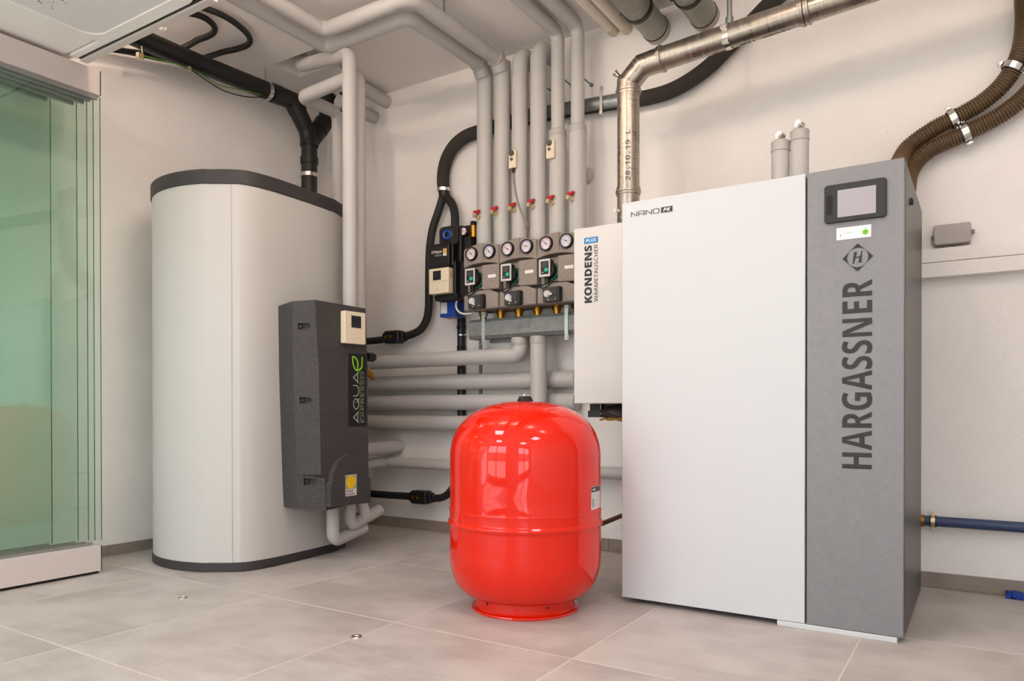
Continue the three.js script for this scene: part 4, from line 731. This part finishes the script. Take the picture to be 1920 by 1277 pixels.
  part(t, 'duct', cyl([x, y, -3.52], [x, y, -1.6], 0.071, 0.071, 40), M.duct);
  part(t, 'coupling', [lathe([[0.071, -0.004], [0.0735, 0], [0.071, 0.004]], [x, y, -3.44], 40, 'z'), lathe([[0.071, -0.004], [0.0735, 0], [0.071, 0.004]], [x, y, -3.31], 40, 'z')], M.duct);
  part(t, 'clamp', [lathe([[0.069, -0.014], [0.0765, -0.014], [0.0765, 0.014], [0.069, 0.014]], [x, y, -3.525], 40, 'z'), box(x - 0.095, x - 0.07, y - 0.012, y + 0.012, -3.54, -3.51, 0.004), cyl([x + 0.06, y + 0.05, -3.525], [x + 0.06, CEIL, -3.525], 0.006, 0.006, 10)], M.black);
  part(t, 'end_sleeve', cyl([x, y, -3.76], [x, y, -3.53], 0.0695, 0.0695, 40), M.duct);
  part(t, 'wall_collar', [cyl([x, y, WB], [x, y, -3.755], 0.0715, 0.0715, 40)], M.ductEnd);
  part(t, 'seal', lathe([[0.0695, -0.003], [0.0725, -0.003], [0.0725, 0.003], [0.0695, 0.003]], [x, y, -3.753], 40, 'z'), M.black);
  if (printed) { const g = new THREE.CylinderGeometry(0.0722, 0.0722, 0.035, 14, 1, true, -0.25, 0.7); g.rotateX(Math.PI / 2); g.translate(x, y, -3.777); part(t, 'print', g, decalMat(print(256, 72, (c) => { c.fillStyle = '#c4543a'; fit(c, 'BAUSCHUTZ', 'bold 40px sans-serif', 6, 8, 240, 26); fit(c, 'abnehmen', '36px sans-serif', 20, 42, 180, 22); }), { side: THREE.DoubleSide })); }
});
[[-1.748, 2.912, 'pale ribbed hose at the ceiling nearest the upright pipes'], [-1.668, 2.90, 'pale ribbed hose at the ceiling nearest the metal ducts']].forEach(([x, y, label]) => {
  const t = thing('ribbed_hose', label, 'hose', [x, y, WB], 'pale ribbed hoses under the ceiling');
  const L = 1.35, n = Math.round(L / 0.0014); const pts = []; for (let k = 0; k <= n; k++) pts.push([x, y, -3.74 + L * k / n]);
  part(t, 'hose', sweep(pts, (s) => 0.0305 + 0.0016 * Math.sin(s / 0.011 * Math.PI * 2), { seg: 22 }), M.paleHose);
  part(t, 'end_sleeve', cyl([x, y, WB], [x, y, -3.735], 0.0318, 0.0318, 28), mat({ color: 0xd6c8ae, roughness: 0.6 }));
});

// ================================================================ BROWN SUCTION HOSES
{
  const A = [[-0.34, 1.62, -3.48], [-0.335, 1.80, -3.60], [-0.315, 1.905, -3.70], [-0.285, 1.965, -3.73], [-0.194, 2.024, -3.73], [-0.098, 2.061, -3.73], [-0.008, 2.104, -3.73], [0.06, 2.16, -3.73], [0.105, 2.23, -3.73], [0.13, 2.31, -3.73], [0.139, 2.41, -3.73], [0.136, 2.52, -3.73], [0.125, 2.94, -3.73]];
  const B = [[-0.285, 1.60, -3.50], [-0.288, 1.74, -3.64], [-0.275, 1.86, -3.715], [-0.218, 1.928, -3.73], [-0.098, 1.974, -3.73], [-0.018, 2.002, -3.73], [0.07, 2.042, -3.73], [0.145, 2.10, -3.73], [0.22, 2.19, -3.73], [0.29, 2.33, -3.73], [0.32, 2.94, -3.73]];
  const make = (pts, label) => { const t = thing('suction_hose', label, 'hose', pts[1], 'brown ribbed hoses behind the boiler'); part(t, 'hose', sweep(smooth(pts, 0.01), 0.0325, { seg: 30 }), M.shadedHoseWall); part(t, 'ribs', sweep(smooth(pts, 0.0011), (s) => 0.0290 + 0.0087 * Math.abs(Math.sin(s / 0.0112 * Math.PI)), { seg: 28 }), M.brownHose); return t; };
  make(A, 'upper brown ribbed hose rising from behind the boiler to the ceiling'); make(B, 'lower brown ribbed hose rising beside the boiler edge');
  const clamp = (c, dir, label) => {
    const t = thing('hose_clamp', label, 'clamp', c, 'metal clamps on the brown hoses'), d = new THREE.Vector3(...dir).normalize(), q = new THREE.Quaternion().setFromUnitVectors(new THREE.Vector3(0, 1, 0), d);
    const up = new THREE.Vector3(-d.y, d.x, 0);
    const g = lathe([[0.037, -0.013], [0.0415, -0.013], [0.0415, 0.013], [0.037, 0.013]], [0, 0, 0], 36); g.applyQuaternion(q); g.translate(...c); part(t, 'band', g, M.chrome);
    const e = lathe([[0.036, -0.017], [0.0395, -0.017], [0.0395, 0.017], [0.036, 0.017]], [0, 0, 0], 36); e.applyQuaternion(q); e.translate(...c); part(t, 'rubber_liner', e, M.black);
    for (const s of [1, -1]) { const p = V(c).add(up.clone().multiplyScalar(0.05 * s)); part(t, 'screw', [cyl(p.clone().add(d.clone().multiplyScalar(-0.012)), p.clone().add(d.clone().multiplyScalar(0.012)), 0.0085, 0.0085, 10), cyl(p.clone().add(new THREE.Vector3(0, 0, -0.006)), p.clone().add(new THREE.Vector3(0, 0, 0.012)), 0.006, 0.006, 6)], M.chrome); }
  };
  clamp([-0.115, 2.054, -3.73], [0.096, 0.038, 0], 'metal clamp on the upper brown hose near the boiler');
  clamp([0.098, 2.222, -3.73], [0.045, 0.075, 0], 'metal clamp on the upper brown hose where it turns upright');
  clamp([-0.07, 1.984, -3.73], [0.09, 0.032, 0], 'metal clamp on the lower brown hose, just below another clamp');
}

// ================================================================ RIGHT OF THE BOILER
{
  const j = thing('junction_box', 'small grey junction box on the wall above the cable duct', 'junction box', [-0.12, 1.5, WB]);
  part(j, 'case', extrude(rrect(-0.19, -0.049, 1.517, 1.607, 0.012), 0.05, 0.005).translate(0, 0, WB), mat({ color: 0xaba4a0, roughness: 0.55 }));
  part(j, 'lid', extrude(rrect(-0.188, -0.051, 1.519, 1.605, 0.012), 0.008, 0.003).translate(0, 0, WB + 0.048), mat({ color: 0xaba4a0, roughness: 0.55 }));
  part(j, 'gland', [cyl([-0.049, 1.568, WB + 0.02], [-0.036, 1.568, WB + 0.02], 0.009), cyl([-0.19, 1.556, WB + 0.02], [-0.2, 1.556, WB + 0.02], 0.009), cyl([-0.15, 1.517, WB + 0.02], [-0.15, 1.508, WB + 0.02], 0.01), cyl([-0.11, 1.517, WB + 0.02], [-0.11, 1.508, WB + 0.02], 0.01)], mat({ color: 0x8d8682, roughness: 0.6 }));
  const d = thing('cable_duct', 'long pale cable duct with a lid seam along the wall beside the boiler', 'cable duct', [0.2, 1.38, WB]);
  part(d, 'channel', box(-1.0, WR, 1.378, 1.442, WB, WB + 0.058, 0.003), M.wall); part(d, 'lid', box(-1.0, WR, 1.4445, 1.504, WB, WB + 0.056, 0.003), M.wall);
  const p = thing('blue_pipe', 'dark blue pipe along the wall beside the boiler base', 'pipe', [-0.2, 0.3, -3.75]);
  part(p, 'pipe', sweep([[-0.45, 0.302, -3.752], [1.4, 0.302, -3.752]], 0.0225, { seg: 24 }), M.bluePipe);
  part(p, 'clamp', [cyl([-0.196, 0.302, -3.752], [-0.18, 0.302, -3.752], 0.0275), box(-0.194, -0.182, 0.325, 0.345, -3.76, -3.74, 0.002), box(-0.193, -0.183, 0.262, 0.28, -3.76, -3.74, 0.002), cyl([-0.188, 0.302, -3.775], [-0.188, 0.302, WB], 0.007, 0.007, 10)], M.nickel);
  part(p, 'clamp_liner', [cyl([-0.2005, 0.302, -3.752], [-0.1755, 0.302, -3.752], 0.0262)], M.black);
  part(p, 'end_fitting', cyl([-0.238, 0.302, -3.752], [-0.222, 0.302, -3.752], 0.029, 0.029, 6), M.brass);
  const s = thing('blue_scrap', 'torn blue plastic scrap lying against the skirting beside the boiler', 'scrap', [0.15, 0, -3.74]);
  const g = new THREE.BoxGeometry(0.16, 0.022, 0.05, 30, 5, 10), q = g.attributes.position;
  for (let i = 0; i < q.count; i++) { const x = q.getX(i), z = q.getZ(i); q.setXYZ(i, x + 0.006 * Math.sin(z * 160), Math.max(0.0, q.getY(i) + 0.013 + 0.006 * Math.sin(x * 140) * Math.cos(z * 120)), z + 0.005 * Math.sin(x * 210)); }
  g.computeVertexNormals(); g.translate(0.165, 0.001, -3.755); part(s, 'sheet', g, M.bluePlastic);
}

// ================================================================ BLACK DRAIN PIPE, CABLES at the upper left
{
  const x = -3.82;
  const t = thing('drain_pipe', 'thick black drain pipe under the ceiling ending in a fork behind the tank', 'drain pipe', [x, 2.249, -3.416]);
  part(t, 'pipe', sweep([[x, 2.782, -1.242], [x, 2.790, -2.588], [x, 2.814, -3.209]], 0.0533, { seg: 32 }), M.black);
  part(t, 'left_branch', sweep([[x, 2.814, -3.199], [x, 2.817, -3.313], [x, 2.663, -3.432], [x, 2.591, -3.452]], 0.056, { seg: 32 }), M.black);
  part(t, 'right_branch', sweep([[x + 0.02, 2.95, -3.603], [x + 0.02, 2.788, -3.592], [x + 0.005, 2.643, -3.499], [x, 2.591, -3.458]], 0.054, { seg: 32 }), M.black);
  part(t, 'stem', sweep([[x, 2.606, -3.452], [x, 1.991, -3.452]], 0.0525, { seg: 32 }), M.black);
  const sock = (a, b, r) => part(t, 'socket', sweep([a, b], r, { seg: 32 }), M.black);
  sock([x, 2.810, -3.137], [x, 2.814, -3.209], 0.0595); sock([x, 2.817, -3.313], [x, 2.757, -3.360], 0.0605); sock([x + 0.012, 2.757, -3.572], [x + 0.008, 2.694, -3.530], 0.0605); sock([x, 2.612, -3.452], [x, 2.560, -3.452], 0.0605); sock([x, 2.487, -3.452], [x, 2.441, -3.452], 0.059);
  part(t, 'clamp', [sweep([[x, 2.353, -3.452], [x, 2.379, -3.452]], 0.058, { seg: 32 })], M.chrome, { label: 'metal pipe clamp on the stem' });
  part(t, 'clamp', [sweep([[x, 2.806, -3.090], [x, 2.807, -3.118]], 0.0585, { seg: 32 }), cyl([x, 2.87, -3.095], [x, CEIL, -3.095], 0.006, 0.006, 10)], M.chrome);
  const loops = [[[-3.662, 2.925, -1.960], [-3.619, 2.925, -2.384], [-3.579, 2.925, -2.455], [-3.575, 2.925, -2.507], [-3.610, 2.925, -2.579], [-3.667, 2.925, -2.615], [-3.757, 2.925, -2.625], [-3.817, 2.925, -2.620], [-3.90, 2.90, -2.60], [-3.945, 2.83, -2.50], [-3.945, 2.75, -2.27], [-3.945, 2.64, -1.75]], [[-3.559, 2.925, -1.857], [-3.495, 2.925, -2.395], [-3.469, 2.925, -2.517], [-3.485, 2.925, -2.637], [-3.544, 2.925, -2.761], [-3.621, 2.925, -2.810], [-3.739, 2.925, -2.808], [-3.817, 2.925, -2.790], [-3.90, 2.91, -2.76], [-3.965, 2.85, -2.65], [-3.98, 2.78, -2.35], [-3.98, 2.66, -1.75]]];
  loops.forEach((p, k) => { const l = thing('black_tube', ['smaller looped black tube under the ceiling by the drain pipe', 'wider looped black tube under the ceiling by the drain pipe'][k], 'tube', p[4], 'looped black tubes under the ceiling'); part(l, 'tube', sweep(smooth(p, 0.02), 0.0165, { seg: 18 }), M.black); });
  const w = thing('earth_wire', 'thin green and yellow earth wire slung below the black drain pipe', 'wire', [x, 2.65, -2.6]);
  part(w, 'wire', sweep(smooth([[x + 0.02, 2.692, -2.278], [x + 0.02, 2.715, -2.412], [x + 0.02, 2.730, -2.547], [x + 0.02, 2.720, -2.661], [x + 0.02, 2.709, -2.743], [x + 0.02, 2.728, -2.868], [x + 0.02, 2.767, -3.085]], 0.02), 0.0030, { seg: 10 }), M.earth);
  part(w, 'clip', [box(x + 0.01, x + 0.03, 2.715, 2.74, -2.56, -2.54, 0.003), box(x + 0.005, x + 0.03, 2.668, 2.70, -2.28, -2.245, 0.004), cyl([x + 0.02, 2.684, -2.278], [x + 0.02, 2.767, -2.267], 0.004, 0.004, 8)], M.nickel);
  const w2 = thing('black_wire', 'thin black wire sagging beside the earth wire', 'wire', [x, 2.63, -2.7]);
  part(w2, 'wire', sweep(smooth([[x + 0.02, 2.726, -2.567], [x + 0.02, 2.707, -2.650], [x + 0.02, 2.686, -2.774], [x + 0.02, 2.710, -2.950], [x + 0.02, 2.767, -3.106]], 0.02), 0.0034, { seg: 8 }), M.black);
  const s = thing('sensor_tube', 'short black tube with a white label hanging behind the tall pale pipes', 'tube', [-3.6, 2.45, -3.52]);
  part(s, 'tube', sweep(smooth([[-3.60, 2.90, -3.53], [-3.598, 2.75, -3.53], [-3.592, 2.6, -3.53], [-3.586, 2.47, -3.53]], 0.03), 0.0115, { seg: 14 }), M.black);
  part(s, 'label', cyl([-3.598, 2.70, -3.53], [-3.596, 2.765, -3.53], 0.0122, 0.0122, 18), M.white);
}

// ================================================================ GLASS WALL, stacked sliding panels at the left
{
  const t = thing('glass_wall_rail', 'white top and bottom rails of the sliding glass wall in front of the pale wall', 'rail', [-3.63, 0, -1.0]);
  part(t, 'top_rail', box(-3.745, -3.62, 2.322, 2.442, -1.952, 0.9, 0.002), M.alu); part(t, 'bottom_rail', box(-3.745, -3.62, 0.014, 0.137, -1.948, 0.9, 0.002), M.alu);
  part(t, 'end_cap', [box(-3.745, -3.621, 2.323, 2.441, -1.957, -1.953), box(-3.745, -3.621, 0.015, 0.136, -1.953, -1.949)], M.trim);
  part(t, 'floor_seal', box(-3.73, -3.64, 0.001, 0.014, -1.945, 0.9), M.black);
  const P = [[-3.634, -1.958], [-3.654, -1.936], [-3.676, -1.917], [-3.702, -1.882], [-3.730, -1.776]];
  const ord = ['foremost', 'second', 'third', 'fourth', 'rearmost'];
  P.forEach(([x, z], k) => {
    const g = thing('sliding_glass', `${ord[k]} green-tinted sliding glass panel in the stack by the pale wall`, 'glass panel', [x, 0.13, z + 0.6], 'stacked sliding glass panels');
    const pane = new THREE.PlaneGeometry(2.6, 2.16); pane.rotateY(Math.PI / 2); pane.translate(x, 0.16 + 1.08, z + 1.3); part(g, 'pane', pane, M.glass);
    part(g, 'edge', box(x - 0.004, x + 0.0005, 0.16, 2.32, z - 0.0025, z), M.glassEdge);
    const y1 = 2.322 - 0.012 * k; part(g, 'top_carrier', box(x - 0.014, x + 0.002, y1 - 0.02, 2.33, z + 0.012, z + 2.6, 0.001), M.aluGrey);
    if (k) part(g, 'bottom_carrier', box(x - 0.014, x + 0.002, 0.13, 0.147 + 0.004 * k, z + 0.012, z + 2.6, 0.001), M.aluGrey);
  });
}
// ================================================================ SUSPENDED CEILING PANEL, upper left
{
  const y = 2.45, t = thing('suspended_panel', 'suspended white ceiling panel with a rounded grey perforated field and an edge rail', 'ceiling panel', [-3.1, y, -1.4]);
  const flat = (sh, d, hole) => { const s = sh; if (hole) s.holes.push(hole); const g = new THREE.ExtrudeGeometry(s, { depth: d, bevelEnabled: false, curveSegments: 24 }); g.rotateX(-Math.PI / 2); return uvBox(g); };
  const x0 = -3.385, x1 = -2.62, z0 = 0.95, z1 = 1.835;               // z is counted from the camera towards the pipe wall
  part(t, 'border', flat(rrect(x0, x1, z0, z1, 0.12), 0.03, new THREE.Path(rrect(x0 + 0.055, x1 - 0.055, z0 + 0.055, z1 - 0.055, 0.075).getPoints(24))).translate(0, y, 0), M.panelBoard);
  part(t, 'field', flat(rrect(x0 + 0.05, x1 - 0.05, z0 + 0.05, z1 - 0.05, 0.08), 0.02).translate(0, y + 0.006, 0), M.panelGrey);
  part(t, 'gasket', flat(rrect(x0 - 0.012, x1 + 0.008, z0, z1 + 0.01, 0.13), 0.008).translate(0, y + 0.02, 0), M.black);
  part(t, 'backing', box(-4.0, x1 - 0.01, y + 0.036, y + 0.06, -1.86, -0.9), M.panelBoard);
  part(t, 'side_strip', box(-3.76, x0 - 0.012, y + 0.012, y + 0.036, -1.80, -0.9, 0.003), M.panelBoard);
  part(t, 'end_strip', box(-3.61, x0 + 0.10, y + 0.004, y + 0.03, -1.842, -1.808, 0.003), M.panelBoard);
  part(t, 'edge_rail', box(-3.61, x1, y - 0.004, y + 0.06, -1.888, -1.852, 0.003), M.alu);
  part(t, 'seam', box(-3.60, x1, y + 0.004, y + 0.035, -1.853, -1.838), M.black);
  part(t, 'hook', [box(-3.01, -2.985, y - 0.012, y + 0.02, -1.90, -1.875, 0.006), cyl([-3.002, y - 0.013, -1.885], [-3.002, y - 0.008, -1.885], 0.003, 0.003, 8)], M.white);
  const dots = []; for (let k = 0; k < 46; k++) { const u = rnd(), v = rnd(), r = 0.002 + 0.0055 * rnd() * rnd(); const g = new THREE.CylinderGeometry(r, r, 0.001, 8); g.scale(1.3, 1, 0.8); g.translate(-3.28 + u * 0.32 + v * 0.12, y + 0.0055, -1.60 + v * 0.34); dots.push(g); }
  part(t, 'perforation', dots, M.trim);
}
// ================================================================ FLOOR SOCKETS
[[-2.858, -1.881, 'round metal floor socket set in the tiles before the grey tank'], [-1.85, -1.881, 'round metal floor socket set in a tile joint before the red vessel']].forEach(([x, z, label]) => {
  const t = thing('floor_socket', label, 'floor socket', [x, 0, z], 'round metal floor sockets');
  part(t, 'ring', lathe([[0.009, 0.0015], [0.011, 0.0045], [0.017, 0.0055], [0.0205, 0.003], [0.021, 0]], [x, 0, z], 32), M.chrome);
  part(t, 'hole', cyl([x, 0.0002, z], [x, 0.0016, z], 0.0095, 0.0095, 20), M.black);
});

renderer.render(scene, camera);
